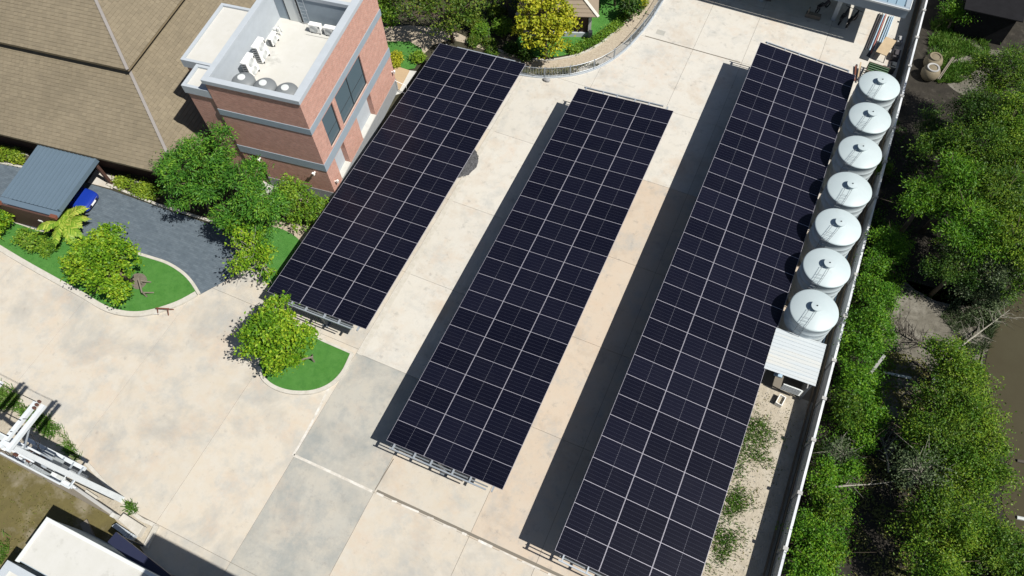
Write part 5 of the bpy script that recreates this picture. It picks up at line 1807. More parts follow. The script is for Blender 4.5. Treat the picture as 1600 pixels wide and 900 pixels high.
for k, (x_, y_, l) in enumerate(((19.62, -28.2, 'pale broken concrete lump near the bottom of the sandy strip'),)):
    mb = MB(); mb.lathe([(0.2, 0), (0.26, 0.1), (0.16, 0.22)], (x_, y_, 0), 7)
    single('concrete_lump', mb, 'light_bluegrey', l, 'rubble')


def stakes(label, x, y, z, rz):
    t = thing('tree_stake', label, 'tree support', (x, y, z), rz, 'timber tree supports')
    for s in (-0.5, 0.5):
        mb = MB(); mb.bar((s, 0, 0), (s, 0, 0.75), 0.08, 0.08)
        part('post', mb, 'grey_timber', t)
        mb = MB(); mb.bar((s, 0.0, 0.55), (s * 0.9, 0.5, 0.05), 0.06, 0.06)
        part('strut', mb, 'grey_timber', t)
    mb = MB(); mb.bar((-0.6, 0, 0.7), (0.6, 0, 0.7), 0.09, 0.08)
    part('cross_bar', mb, 'grey_timber', t)


stakes('timber tree support on the D shaped lawn island', -7.75, -26.2, 0.1, R_(38))
stakes('timber tree support beside the pit of the long left lawn', -20.6, -26.0, 0.1, R_(-40))

# ================================================================== VEGETATION


def bl_(u, v, z, r, rz=None, ry=None):
    p = G(u, v, z)
    return (p[0], p[1], z, r, ry or r, rz or r * 0.75)


def gbase(u, v, z=0.0):
    p = G(u, v, z)
    return (p[0], p[1], z)


# round broadleaf trees
tree('round_tree', 'dense yellow green round tree on the D shaped lawn island', 'tree', gbase(457, 553, 0.1),
     [bl_(428, 525, 3.2, 1.5, 1.35), bl_(446, 560, 2.5, 1.0, 0.9), bl_(402, 515, 3.2, 1.0, 1.0), bl_(472, 530, 2.8, 0.85, 0.8), bl_(438, 486, 3.5, 0.85, 0.8), bl_(402, 542, 2.8, 0.8, 0.8), bl_(430, 515, 4.2, 0.85, 0.7)],
     'leaf_yellowgreen', 165, 58, 0.21, 0.20, 0.115, 0.12, seed=21, up=0.75, low=-0.3, inner=0.72, limbs=14)
tree('round_tree', 'dense yellow green round tree above the long left lawn near the car shelter', 'tree', gbase(206, 440, 0.1),
     [bl_(155, 402, 2.9, 1.55, 1.4), bl_(170, 430, 2.5, 1.35, 1.1), bl_(133, 416, 2.5, 1.2, 1.0), bl_(170, 378, 3.1, 1.05, 0.9), bl_(190, 457, 1.6, 0.75, 0.7), bl_(194, 402, 2.6, 0.95, 0.8), bl_(152, 398, 3.8, 0.9, 0.7)],
     'leaf_yellowgreen', 185, 58, 0.21, 0.20, 0.115, 0.13, seed=22, up=0.75, low=-0.3, inner=0.72, limbs=14)
tree('round_tree', 'golden leaved round tree beside the garden pavilion', 'tree', gbase(852, 92, 0.1),
     [bl_(850, 30, 3.4, 2.1, 1.7), bl_(876, 45, 2.9, 1.3, 1.2), bl_(828, 52, 2.6, 1.2, 1.1), bl_(848, -5, 3.6, 1.9, 1.5), bl_(865, 70, 2.1, 1.2, 1.0)],
     'leaf_gold', 150, 46, 0.24, 0.26, 0.15, 0.14, seed=23, up=0.7, low=-0.3, inner=0.72, limbs=14)
# feathery trees by the brick office
tree('feathery_tree', 'tall feathery green tree at the corner of the brown roof house', 'tree', gbase(330, 335, 0.06),
     [bl_(285, 268, 4.4, 1.45, 1.1), bl_(330, 248, 5.2, 1.3, 1.1), bl_(282, 300, 3.2, 1.2, 0.9), bl_(325, 296, 3.8, 1.2, 0.9), bl_(344, 216, 6.0, 0.7, 0.8), bl_(300, 232, 4.6, 0.9, 0.8), bl_(262, 258, 3.6, 0.7, 0.6), bl_(345, 268, 4.6, 0.8, 0.8)],
     'leaf_feather', 170, 76, 0.25, 0.24, 0.075, 0.13, seed=31, up=0.5, low=-0.2, inner=0.75, radial=True, limbs=16)
tree('feathery_tree', 'tall feathery green tree between the driveway and the brick office door', 'tree', gbase(395, 385, 0.06),
     [bl_(380, 292, 4.9, 1.3, 1.1), bl_(406, 318, 4.4, 1.25, 1.0), bl_(362, 334, 3.6, 1.1, 0.9), bl_(416, 348, 3.2, 1.0, 0.8), bl_(396, 268, 5.2, 0.75, 0.7), bl_(380, 358, 2.6, 0.9, 0.7), bl_(430, 322, 3.4, 0.7, 0.6)],
     'leaf_feather', 150, 76, 0.25, 0.24, 0.075, 0.13, seed=32, up=0.5, low=-0.2, inner=0.75, radial=True, limbs=16)
tree('leaning_tree', 'sparse yellowish tree with bare pale branches leaning over the driveway end', 'tree', gbase(428, 425, 0.06),
     [bl_(385, 368, 3.4, 1.1, 0.5), bl_(362, 348, 3.4, 0.7, 0.5), bl_(372, 415, 3.0, 0.75, 0.4), bl_(410, 398, 2.8, 0.9, 0.5), bl_(392, 388, 3.2, 0.9, 0.5), bl_(420, 432, 1.8, 0.6, 0.4), bl_(382, 405, 3.0, 0.6, 0.4)],
     'leaf_yellowgreen', 120, 22, 0.22, 0.22, 0.10, 0.10, bark='bark_pale', seed=33, up=0.5, low=-0.6, limbs=26, inner=0.3)
tree('bay_shrub', 'bushy light green shrub against the front wall of the brick office', 'shrub', gbase(470, 335, 0.06),
     [bl_(452, 298, 2.2, 1.0, 1.0), bl_(465, 312, 1.8, 1.2, 1.0), bl_(490, 328, 1.4, 0.95, 0.8), bl_(445, 325, 1.4, 1.0, 0.8), bl_(470, 345, 1.0, 0.8, 0.6), bl_(500, 322, 1.2, 0.6, 0.6)],
     'leaf_shrub', 300, 16, 0.18, 0.20, 0.10, 0.07, seed=34, up=0.5, low=-0.5)
# low planting on the left
for k, (poly, lab, n_) in enumerate((([(190, 280), (252, 299), (245, 316), (180, 294)], 'light green clipped hedge strip between the house and the driveway', 330),
                                    ([(-20, 232), (45, 244), (40, 258), (-20, 250)], 'light green hedge strip left of the ribbed car shelter', 280))):
    pp_ = px(poly)
    rng_ = np.random.default_rng(70 + k)
    cts = in_poly(pp_)(rng_, n_)
    b0 = np.append(np.mean(cts, axis=0), 0.05)
    off = rng_.normal(size=(len(cts), 16, 3)) * np.array([0.16, 0.16, 0.12])
    pts_ = (np.concatenate([cts, np.full((len(cts), 1), 0.32)], 1)[:, None, :] + off).reshape(-1, 3) - b0
    t = thing('hedge', lab, 'hedge', tuple(b0), 0, 'hedge strips along the house')
    link('foliage', quad_mesh('foliage', leaf_quads(pts_, 0.17, 0.09, 0.5, rng_), 'leaf_hedge'), t)
    mb = MB()
    for c in cts[::6]:
        mb.tube([(c[0] - b0[0], c[1] - b0[1], 0), (c[0] - b0[0], c[1] - b0[1], 0.32)], 0.02, 4)
    part('stems', mb, 'bark', t)
tree('low_shrub', 'low spreading shrub on the lawn in front of the brown end wall', 'shrub', gbase(55, 378, 0.1),
     [bl_(40, 372, 0.45, 0.7, 0.4), bl_(58, 380, 0.45, 0.75, 0.4), bl_(75, 388, 0.4, 0.55, 0.35)], 'leaf_shrub', 150, 16, 0.15, 0.17, 0.09, 0.04, seed=41)
tree('low_shrub', 'yellow green bush cut by the left edge of the photo beside the car shelter', 'shrub', gbase(2, 358, 0.1),
     [bl_(0, 345, 1.0, 0.9, 0.7), bl_(-12, 352, 0.9, 0.9, 0.7)], 'leaf_yellowgreen', 110, 16, 0.2, 0.30, 0.10, 0.05, seed=42, radial=True)


def frond(rng, base, direction, length, droop, mb, pts, leaf=0.42):
    d = np.array([direction[0], direction[1], direction[2]], float)
    d /= np.linalg.norm(d)
    prev = np.array(base, float)
    line = [prev]
    n = 9
    for i in range(n):
        d = d + np.array([0, 0, -droop])
        d /= np.linalg.norm(d)
        prev = prev + d * length / n
        line.append(prev)
    mb.tube([tuple(p) for p in line], [0.025 * (1 - i / (n + 2)) for i in range(n + 1)], 4)
    for i in range(1, n + 1):
        for sub in (0.0, 0.5):
            p = line[i] * (1 - sub) + line[max(i - 1, 0)] * sub
            t = line[i] - line[i - 1]
            t /= np.linalg.norm(t)
            side = np.cross(t, [0, 0, 1]); side /= np.linalg.norm(side) + 1e-9
            for s_ in (-1, 1):
                ll = leaf * math.sin(math.pi * min(0.97, (i - sub) / n * 0.85 + 0.15)) * rng.uniform(0.85, 1.15)
                e = p + side * s_ * ll * 0.8 + t * ll * 0.6 - np.array([0, 0, 0.22 * ll])
                w = t * 0.085
                pts += [p - w, p + w, e + w * 0.3, e - w * 0.3]


def palm(label, base, h, n, length, seed, stems=3, group=None):
    rng = np.random.default_rng(seed)
    t = thing('palm', label, 'palm', base, 0, group)
    mbt, mbf, pts = MB(), MB(), []
    for s_ in range(stems):
        a0 = rng.uniform(0, 6.28)
        off = np.array([math.cos(a0), math.sin(a0), 0]) * (0.35 if stems > 1 else 0)
        top = off * 1.6 + np.array([0, 0, h * rng.uniform(0.75, 1.1)])
        mbt.tube([tuple(off), tuple((off + top) / 2 + off * 0.1), tuple(top)], [0.09, 0.07, 0.06], 7)
        for k in range(n):
            a = 2 * math.pi * k / n + rng.uniform(-.25, .25)
            el = rng.uniform(0.1, 1.1)
            frond(rng, top, (math.cos(a), math.sin(a), el), length * rng.uniform(0.8, 1.1), rng.uniform(0.12, 0.22), mbf, pts)
    part('trunk', mbt, 'bark', t)
    part('frond_stalks', mbf, 'leaf_palm', t)
    link('fronds', quad_mesh('fronds', np.array(pts), 'leaf_palm'), t)


palm('feathery garden palm with yellowing fronds between the car shelter and the round tree', gbase(112, 362, 0.1), 1.9, 9, 1.7, 51, 2)

# top garden planting
tree('garden_tree', 'large dark green garden tree with bare grey limbs beyond the nearest carport', 'tree', gbase(708, 66, 0.0),
     [bl_(640, 5, 4.0, 1.8, 1.2), bl_(690, 15, 3.8, 1.8, 1.2), bl_(735, 5, 3.6, 1.7, 1.2), bl_(665, -15, 4.2, 1.8, 1.2), bl_(710, 38, 2.6, 1.0, 0.7), bl_(610, -8, 3.6, 1.4, 1.0), bl_(690, 48, 2.2, 0.7, 0.5), bl_(765, -20, 3.4, 1.6, 1.2)],
     'leaf_garden', 430, 16, 0.26, 0.22, 0.11, 0.13, seed=61, up=0.5, low=-0.3, limbs=24)
tree('garden_tree', 'bright green leafy tree touching the far corner of the brick office', 'tree', gbase(612, 40, 0.0),
     [bl_(603, 15, 3.0, 0.9, 1.0), bl_(610, 30, 2.4, 0.7, 0.7), bl_(598, -8, 3.2, 1.0, 1.0)], 'leaf_shrub', 130, 16, 0.2, 0.22, 0.11, 0.08, seed=62)
gsh = [(752, 46, 0.7, 'leaf_shrub', 'clipped ball shrub on the garden path side under the dark tree'), (742, 62, 0.45, 'leaf_garden', 'low dark clipped shrub nearest the garden path bend'),
       (765, 66, 0.4, 'leaf_garden', 'small dark clipped shrub second along the garden path'), (785, 40, 0.8, 'leaf_shrub', 'upright leafy shrub left of the golden tree'),
       (775, 18, 0.8, 'leaf_garden', 'dark shrub behind the ball shrub in the garden'), (768, 80, 0.4, 'leaf_garden', 'ground hugging shrub in the shade left of the golden tree'),
       (620, 88, 0.45, 'leaf_gold', 'golden shrub against the far corner of the brick office'), (618, 99, 0.3, 'leaf_gold', 'small orange gold shrub beside the office entrance step'),
       (655, 88, 0.45, 'leaf_shrub', 'light green shrub at the corner of the small lawn by the office'), (800, 75, 0.5, 'leaf_dark', 'deep green shrub under the golden tree'),
       (820, 85, 0.5, 'leaf_dark', 'deep green shrub under the golden tree next to the path kerb'), (740, 28, 0.9, 'leaf_garden', 'broad shrub below the large dark garden tree'),
       (985, -2, 0.7, 'leaf_hedge', 'yellow leaved plant above the curved hedge at the pavilion'), (1000, 2, 0.5, 'leaf_gold', 'bright gold plant at the top end of the curved hedge')]
for k, (u, v, r, lm, lab) in enumerate(gsh):
    b = gbase(u, v + r * 14, 0.05)
    tree('garden_shrub', lab, 'shrub', b, [(b[0], b[1], r * 0.75, r, r, r * 0.75)], lm, int(60 + 120 * r), 14, 0.13, 0.16, 0.085, 0.04, seed=80 + k, group='shrubs in the top garden', limbs=6)
# filler trees further up, mostly beyond the frame
for k, (u, v, z, r, lm, lab) in enumerate(((790, -22, 3, 2.0, 'leaf_garden', 'dark garden tree half cut by the top edge left of the golden tree'), (965, -30, 2.5, 1.4, 'leaf_shrub', 'leafy tree behind the pavilion at the top edge'),
                                           (985, 14, 1.2, 0.75, 'leaf_dark', 'dark shrub in the pavilion shade beside the curved hedge'))):
    p = G(u, v, z)
    tree('garden_tree', lab, 'tree', (p[0], p[1], 0.0), [(p[0], p[1], z, r, r, r * 0.8)], lm, int(90 * r), 16, 0.24, 0.24, 0.12, 0.1, seed=95 + k)
# curved hedge
hl = smooth_line(px([(893, 84), (912, 76), (935, 64), (955, 50), (972, 34), (986, 16), (998, -4), (1006, -25)]), 8)
rng_ = np.random.default_rng(99)
cts = np.array(hl)[:, None, :] + rng_.normal(size=(len(hl), 16, 2)) * 0.17
cts = cts.reshape(-1, 2)
b0 = np.array([hl[10][0], hl[10][1], 0.05])
off = rng_.normal(size=(len(cts), 10, 3)) * np.array([0.10, 0.10, 0.13])
pts_ = (np.concatenate([cts, np.full((len(cts), 1), 0.38)], 1)[:, None, :] + off).reshape(-1, 3) - b0
t = thing('curved_hedge', 'low dark green hedge curving along the garden path by the pavilion', 'hedge', tuple(b0))
link('foliage', quad_mesh('foliage', leaf_quads(pts_, 0.13, 0.08, 0.5, rng_), 'leaf_shrub'), t)
mb = MB()
for c in cts[::9]:
    mb.tube([(c[0] - b0[0], c[1] - b0[1], 0), (c[0] - b0[0], c[1] - b0[1], 0.35)], 0.015, 4)
part('stems', mb, 'bark', t)
# grass between the garden path and the fence
gpoly = smooth_line(px([(818, 110), (840, 111), (870, 110), (900, 106), (928, 99), (935, 104), (900, 114), (868, 118), (840, 118), (815, 115)]), 2, True)
grass_patch('grass_strip', in_poly(gpoly), 2600, 0.28, 0.05, 'grass_dry', 'dry green grass strip inside the curved fence', 7)
grass_patch('grass_verge', in_poly(px([(-20, 600), (24, 605), (32, 632), (66, 646), (96, 670), (124, 712), (128, 722), (95, 705), (60, 672), (20, 640), (-20, 640)]), 0.08), 4200, 0.30, 0.05, 'grass_blade', 'green weeds along the yard edge below the utility poles', 8)
grass_patch('grass_verge', in_poly(px([(195, 785), (210, 785), (218, 800), (205, 805)])), 420, 0.25, 0.05, 'grass_blade', 'tuft of weeds on the verge near the pale concrete block', 9)
grass_patch('grass_verge', in_poly(px([(0, 820), (20, 835), (12, 870), (-10, 900), (-40, 860)])), 900, 0.3, 0.05, 'grass_blade', 'green weeds at the left edge beside the white building', 10)
for k, (poly, n_, lab) in enumerate((([(1165, 650), (1195, 655), (1215, 690), (1200, 730), (1160, 715), (1150, 690)], 3200, 'green grass patch on the sandy strip near the white basin'),
                                    ([(1140, 765), (1165, 775), (1175, 805), (1150, 850), (1128, 880), (1112, 890), (1120, 820)], 3600, 'green grass patch low on the sandy strip beside the longest carport'),
                                    ([(1152, 712), (1162, 716), (1150, 790), (1138, 800)], 700, 'thin grass along the carport edge of the sandy strip'))):
    grass_patch('grass_patch', in_poly(px(poly), 0.28), int(n_ * 0.8), 0.17, 0.045, 'grass_blade', lab, 11 + k)

grass_patch('sparse_weeds', in_poly([(18.4, -28.5), (20.6, -28.5), (21.0, -17.2), (18.5, -16.6)]), 1500, 0.10, 0.05, 'grass_dry', 'sparse dry weeds scattered over the sandy strip', 15)
rng_ = np.random.default_rng(16)
mb = MB()
for k in range(420):
    x_, y_ = rng_.uniform(18.4, 21.2), rng_.uniform(-29, -16.6)
    r_ = rng_.uniform(0.02, 0.07)
    a_ = rng_.uniform(0, 6.28, 4)
    mb.faces([(x_ + r_ * math.cos(a_[0]), y_ + r_, 0.0), (x_ - r_, y_ + 0.3 * r_, 0.0), (x_ + 0.4 * r_, y_ - r_, 0.0), (x_, y_, r_ * 0.9)], [(0, 1, 3), (1, 2, 3), (2, 0, 3)])
o = link('rubble', mb.mesh('rubble', ['concrete_grey']))
tag(o, 'small stones and rubble scattered over the sandy strip', 'rubble', None, 'stuff')

grass_patch('field_weeds', in_poly([(-32, -38.6), (-13.5, -39.0), (-15.0, -41.5), (-17.5, -45), (-32, -47)], 0.4), 4200, 0.14, 0.05, 'grass_dry', 'dry olive weeds over the ground beyond the low wall', 17)

# ------------------------------------------------------------------ right bank
JG = 'trees and shrubs beyond the boundary wall'
jung = [
    # u, v, z, r, rz, leaf, style, label
    (1580, 110, 4.5, 1.9, 1.5, 'leaf_jungle', 1, 'big bank tree just below the dark hut in the top right corner'),
    (1530, 180, 4.0, 1.7, 1.3, 'leaf_dark', 1, 'dark spreading tree beside the clay jars'),
    (1590, 190, 4.5, 2.2, 1.6, 'leaf_mangrove', 0, 'broad leaved tree at the right edge below the hut'),
    (1545, 225, 4.5, 1.9, 1.3, 'leaf_jungle', 0, 'small leaved tree in the middle of the upper bank thicket'),
    (1490, 230, 3.6, 1.5, 1.1, 'leaf_jungle', 1, 'feathery tree of the upper bank reaching toward the wall'),
    (1500, 285, 4.2, 1.9, 1.2, 'leaf_vine', 1, 'bright feathery tree in the upper bank thicket'),
    (1560, 300, 4.6, 2.2, 1.5, 'leaf_jungle', 1, 'tall feathery tree right of the bright one on the upper bank'),
    (1455, 310, 3.4, 1.3, 0.9, 'leaf_vine', 1, 'bright green branch tree closest to the wall on the upper bank'),
    (1520, 350, 4.0, 1.9, 1.2, 'leaf_vine', 1, 'feathery tree leaning downhill above the dark gully'),
    (1590, 370, 4.2, 2.2, 1.5, 'leaf_mangrove', 0, 'round tree at the right edge above the pond'),
    (1555, 400, 3.2, 1.8, 1.1, 'leaf_greygreen', 0, 'grey green thicket tree above the pond tip'),
    (1500, 415, 2.6, 1.4, 1.0, 'leaf_dark', 0, 'dark low tree shading the top of the clearing'),
    (1600, 432, 2.8, 1.4, 1.1, 'leaf_jungle', 0, 'leafy tree at the tip of the pond'),
    (1540, 455, 1.8, 1.3, 0.8, 'leaf_greygreen', 0, 'low grey green shrub between the clearing and the pond tip'),
    (1600, 280, 4.2, 2.0, 1.4, 'leaf_jungle', 1, 'tree cut by the right edge in the upper thicket'),
    (1450, 205, 2.2, 1.2, 0.9, 'leaf_dark', 0, 'dark shrub in the shade below the clay jars'),
    # lower group
    (1484, 562, 3.0, 1.05, 0.9, 'leaf_mangrove', 0, 'light green tree at the pond side of the clearing'),
    (1502, 588, 3.0, 1.3, 1.0, 'leaf_mangrove', 0, 'leafy tree on the pond bank below the dead branches'),
    (1474, 622, 3.0, 1.2, 0.9, 'leaf_jungle', 0, 'tree hanging over the lower edge of the clearing'),
    (1515, 640, 3.2, 1.4, 1.1, 'leaf_mangrove', 0, 'yellow green tree leaning toward the pond'),
    (1446, 668, 2.8, 1.1, 0.9, 'leaf_mangrove', 0, 'light tree at the dark hollow below the clearing'),
    (1480, 685, 3.2, 1.6, 1.0, 'leaf_jungle', 0, 'tree in the middle of the lower bank thicket'),
    (1535, 695, 3.2, 1.45, 1.1, 'leaf_mangrove', 0, 'rounded tree furthest out over the pond'),
    (1456, 735, 3.0, 1.6, 1.1, 'leaf_greygreen', 2, 'pale grey green twiggy tree of the lower bank'),
    (1520, 745, 3.2, 1.7, 1.1, 'leaf_mangrove', 0, 'tree below the rounded pond tree'),
    (1462, 810, 2.8, 1.5, 1.1, 'leaf_jungle', 0, 'dark bush tree beside the shaded hollow near the bottom edge'),
    (1500, 830, 3.0, 1.8, 1.2, 'leaf_mangrove', 0, 'bush tree at the bottom edge left of the pond'),
    (1552, 850, 3.0, 1.6, 1.2, 'leaf_jungle', 0, 'bush tree at the bottom edge on the pond side'),
    (1462, 888, 2.8, 1.4, 1.1, 'leaf_mangrove', 0, 'bush cut by the bottom edge beyond the hollow'),
    (1600, 890, 2.6, 1.8, 1.2, 'leaf_jungle', 0, 'bush in the bottom right corner'),
    # along the wall
    (1372, 372, 1.9, 1.1, 0.9, 'leaf_vine', 3, 'rounded green shrub by the wall opposite the sixth tank'),
    (1362, 412, 1.5, 1.0, 0.7, 'leaf_vine', 3, 'bright yellowish shrub by the wall just above the clearing'),
    (1362, 455, 1.7, 1.2, 0.9, 'leaf_vine', 3, 'vine covered shrub between the wall and the clearing'),
    (1348, 500, 1.8, 1.3, 1.0, 'leaf_vine', 3, 'vine covered shrub opposite the last tank'),
    (1345, 545, 1.6, 1.2, 0.9, 'leaf_vine', 3, 'vine covered shrub opposite the pump shed roof'),
    (1335, 592, 1.5, 1.2, 0.9, 'leaf_vine', 3, 'vine covered shrub with a grey post leaning in it'),
    (1325, 640, 1.5, 1.1, 0.8, 'leaf_jungle', 3, 'dark shrub by the wall just below the pump shed'),
    (1362, 648, 1.5, 0.9, 0.6, 'leaf_vine', 3, 'creeper mound at the edge of the dark hollow'),
    (1310, 700, 1.2, 0.9, 0.7, 'leaf_greygreen', 2, 'dry twiggy shrub by the wall in the lower bank'),
    (1290, 745, 1.3, 0.9, 0.7, 'leaf_vine', 3, 'small bright shrub by the wall above the pale bare branch'),
    (1296, 790, 1.4, 0.9, 0.8, 'leaf_mangrove', 3, 'light green shrub by the wall below the pale bare branch'),
    (1275, 835, 1.4, 1.1, 0.8, 'leaf_vine', 3, 'shrub by the wall near the bottom edge'),
    (1265, 885, 1.4, 1.2, 0.8, 'leaf_vine', 3, 'green shrub by the wall cut by the bottom edge'),
    (1300, 858, 1.2, 0.8, 0.6, 'leaf_mangrove', 3, 'pale shrub between the wall shrubs and the hollow at the bottom'),
    (1350, 690, 1.2, 0.7, 0.5, 'leaf_vine', 3, 'narrow creeper trailing down the edge of the hollow'),
    (1330, 730, 1.0, 0.6, 0.5, 'leaf_vine', 3, 'thin creeper patch beside the twiggy shrub'),
    (1382, 262, 1.1, 0.5, 0.5, 'leaf_jungle', 3, 'small shrub in the shade beside the wall'),
    (1492, 20, 1.6, 0.9, 0.8, 'leaf_vine', 1, 'bright drooping plant beside the hut at the top edge'),
]
for k, (u, v, z, r, rz, lm, sty, lab) in enumerate(jung):
    rng_ = np.random.default_rng(300 + k)
    c = G(u, v, z)
    if v < 450 and z > 2.5:
        z += 1.2
        c = G(u, v, z)
    if sty == 3 and v > 300:
        r *= 0.85
        c = (max(c[0], 22.0 + 1.25 * r), c[1], z)
    elif z <= 3.3:
        r *= 0.88
    bs = [(c[0], c[1], z, r * 0.8, r * 0.8, rz)]
    for q in range(9):
        a = rng_.uniform(0, 6.28)
        f = rng_.uniform(0.45, 1.15)
        bs.append((c[0] + math.cos(a) * r * f, c[1] + math.sin(a) * r * f, z + rng_.uniform(-0.8, 0.25) * rz, r * rng_.uniform(0.22, 0.48), r * rng_.uniform(0.22, 0.48), rz * rng_.uniform(0.35, 0.6)))
    area = r * r
    if sty == 1:
        n_, m_, ll, lw, rad = int(52 * area) + 30, 58, 0.19, 0.05, True
    elif sty == 2:
        n_, m_, ll, lw, rad = int(50 * area) + 30, 16, 0.17, 0.06, True
    elif sty == 3:
        n_, m_, ll, lw, rad = int(110 * area) + 30, 30, 0.135, 0.075, False
    else:
        n_, m_, ll, lw, rad = int(46 * area) + 26, 56, 0.135, 0.065, False
    base = (c[0] + rng_.uniform(-.2, .2), c[1] + rng_.uniform(-.2, .2), -0.05)
    tree('bank_tree' if z > 2.2 else 'bank_shrub', lab, 'tree' if z > 2.2 else 'shrub', base, bs, lm, n_, m_, 0.26 if sty < 3 else 0.2, ll, lw, 0.05 + 0.02 * z, group=JG, seed=400 + k,
         up=0.5, low=-0.25, radial=rad, limbs=8 if sty != 2 else 24, bark='bark' if sty != 2 else 'bark_pale', inner=0.5)

gp = px([(1455, 35), (1500, 30), (1530, 50), (1545, 80), (1530, 105), (1500, 130), (1465, 130), (1445, 115)], -0.04)
grass_patch('bank_grass', in_poly(gp), 16000, 0.34, 0.06, 'grass_blade', 'lush green grass patch between the wall and the dark hut', 20, z=-0.04)
gp = px([(1490, 470), (1545, 475), (1560, 500), (1545, 545), (1515, 560), (1490, 520), (1470, 495)], -0.03)
grass_patch('bank_grass', in_poly(gp), 5200, 0.28, 0.04, 'leaf_greygreen', 'grey green reeds on the pond bank around the dead branches', 21, z=-0.03)
# leaf litter and weeds over the dark ground; the clearing's litter imitates dappled light
for k, (poly, n_, mm, lab) in enumerate((([(1400, 180), (1460, 260), (1420, 420), (1500, 470), (1380, 460), (1370, 330), (1395, 240)], 2500, 'leaf_dark', 'scattered dark weeds on the shaded ground along the wall'),
                                        ([(1340, 690), (1420, 680), (1430, 900), (1310, 920), (1340, 780)], 3000, 'grass_dry', 'dry leaf litter in the shaded hollow'),
                                        ([(1385, 545), (1440, 560), (1470, 600), (1440, 655), (1390, 640), (1375, 590)], 2200, 'grass_dry', 'dry leaf litter added to dapple the shade at the lower end of the clearing'))):
    rng_ = np.random.default_rng(500 + k)
    cts = in_poly(px(poly))(rng_, n_)
    p3 = np.concatenate([cts, np.full((len(cts), 1), 0.0)], 1)
    o = link('leaf_litter', quad_mesh('leaf_litter', leaf_quads(p3, 0.2, 0.08, 1.5, rng_), mm))
    tag(o, lab, 'undergrowth', None, 'stuff')


def scrub(label, poly_px, n, hgt, lm, seed, ll=0.14, lw=0.065):
    rng = np.random.default_rng(seed)
    cts = in_poly(px(poly_px), 0.35)(rng, n)
    top = 0.25 + hgt * (0.5 + 0.5 * np.sin(cts[:, 0] * 1.9 + np.sin(cts[:, 1] * 1.3) * 2)) * rng.uniform(0.4, 1.0, len(cts))
    p3 = np.concatenate([cts, top[:, None]], 1)
    off = rng.normal(size=(len(cts), 16, 3)) * np.array([0.19, 0.19, 0.14])
    pts = (p3[:, None, :] + off).reshape(-1, 3)
    pts[:, 2] = np.maximum(pts[:, 2], 0.0)
    o = link('scrub', quad_mesh('scrub', leaf_quads(pts, ll, lw, 0.4, rng), lm))
    tag(o, label, 'scrub', None, 'stuff')


scrub('green creeper and scrub filling the strip along the outside of the boundary wall', [(1364, 345), (1400, 360), (1395, 440), (1385, 500), (1375, 560), (1376, 630), (1345, 690), (1325, 760), (1310, 840), (1300, 930), (1225, 930), (1268, 760), (1308, 600), (1340, 450)], 2300, 0.75, 'leaf_vine', 601)
scrub('loose green scrub under the trees of the lower bank beside the pond', [(1470, 545), (1520, 560), (1530, 600), (1540, 700), (1555, 770), (1550, 800), (1600, 880), (1600, 940), (1450, 940), (1440, 780), (1440, 690), (1445, 645)], 1700, 0.9, 'leaf_mangrove', 602)
scrub('dark scrub under the trees of the upper bank', [(1500, 150), (1640, 120), (1660, 440), (1560, 465), (1470, 440), (1440, 330), (1450, 240)], 1500, 0.9, 'leaf_jungle', 603)
scrub('low green scrub on the pond bank above the reeds', [(1480, 440), (1560, 450), (1570, 475), (1545, 500), (1500, 480)], 420, 0.4, 'leaf_greygreen', 604)


def bare_branch(name, label, base, tip, r, seed, twigs, cat='dead tree', matname='dead_wood', tl=1.2):
    rng = np.random.default_rng(seed)
    b, e = np.array(base), np.array(tip)
    t = thing(name, label, cat, base)
    d = e - b
    L_ = np.linalg.norm(d)
    mb = MB()
    line = [b + d * f + np.array([0, 0, 0.12 * math.sin(f * 7)]) for f in np.linspace(0, 1, 7)]
    mb.tube([tuple(p - b) for p in line], [r * (1 - 0.75 * f) for f in np.linspace(0, 1, 7)], 6)
    part('stem', mb, matname, t)
    mb = MB()
    sd_ = np.cross(d, [0, 0, 1]); sd_ /= np.linalg.norm(sd_)
    for q in range(twigs):
        f = rng.uniform(0.2, 0.95)
        p = b + d * f
        s_ = rng.choice([-1, 1])
        g = d / L_ * rng.uniform(0.2, 0.9) + sd_ * s_ * rng.uniform(0.4, 1.0) + np.array([0, 0, rng.uniform(-0.1, 0.5)])
        l_ = tl * rng.uniform(0.4, 1.1)
        m_ = p + g * l_ * 0.5 + rng.normal(size=3) * 0.06
        z_ = p + g * l_ + rng.normal(size=3) * 0.12
        mb.tube([tuple(p - b), tuple(m_ - b), tuple(z_ - b)], [r * 0.3, r * 0.2, r * 0.08], 4)
        for w in range(2):
            y_ = m_ + (z_ - m_) * rng.uniform(0, 1)
            mb.tube([tuple(y_ - b), tuple(y_ - b + rng.normal(size=3) * 0.35)], [r * 0.14, r * 0.05], 3)
    part('twigs', mb, matname, t)


g1, g2 = G(1468, 556), G(1392, 512)
bare_branch('dead_tree', 'dead dark tree lying across the clearing', (g1[0], g1[1], 0.12), (g2[0], g2[1], 0.55), 0.11, 1, 26)
g1, g2 = G(1488, 551), G(1568, 492)
bare_branch('dead_tree', 'dead grey branch stretching over the reeds to the pond', (g1[0], g1[1], 0.2), (g2[0], g2[1], 0.6), 0.07, 2, 30, matname='bark_pale')
g1, g2 = G(1290, 768), G(1385, 760)
bare_branch('bare_branch', 'long pale bare branch across the shaded hollow', (g1[0], g1[1], 0.9), (g2[0], g2[1], 1.0), 0.06, 3, 6, matname='bark_pale', tl=0.5)
g1, g2 = G(1385, 740), G(1362, 672)
bare_branch('bare_branch', 'bare grey forked branches at the top of the shaded hollow', (g1[0], g1[1], 0.3), (g2[0], g2[1], 1.3), 0.06, 4, 22, matname='bark_pale')
g1, g2 = G(1385, 540), G(1405, 528)
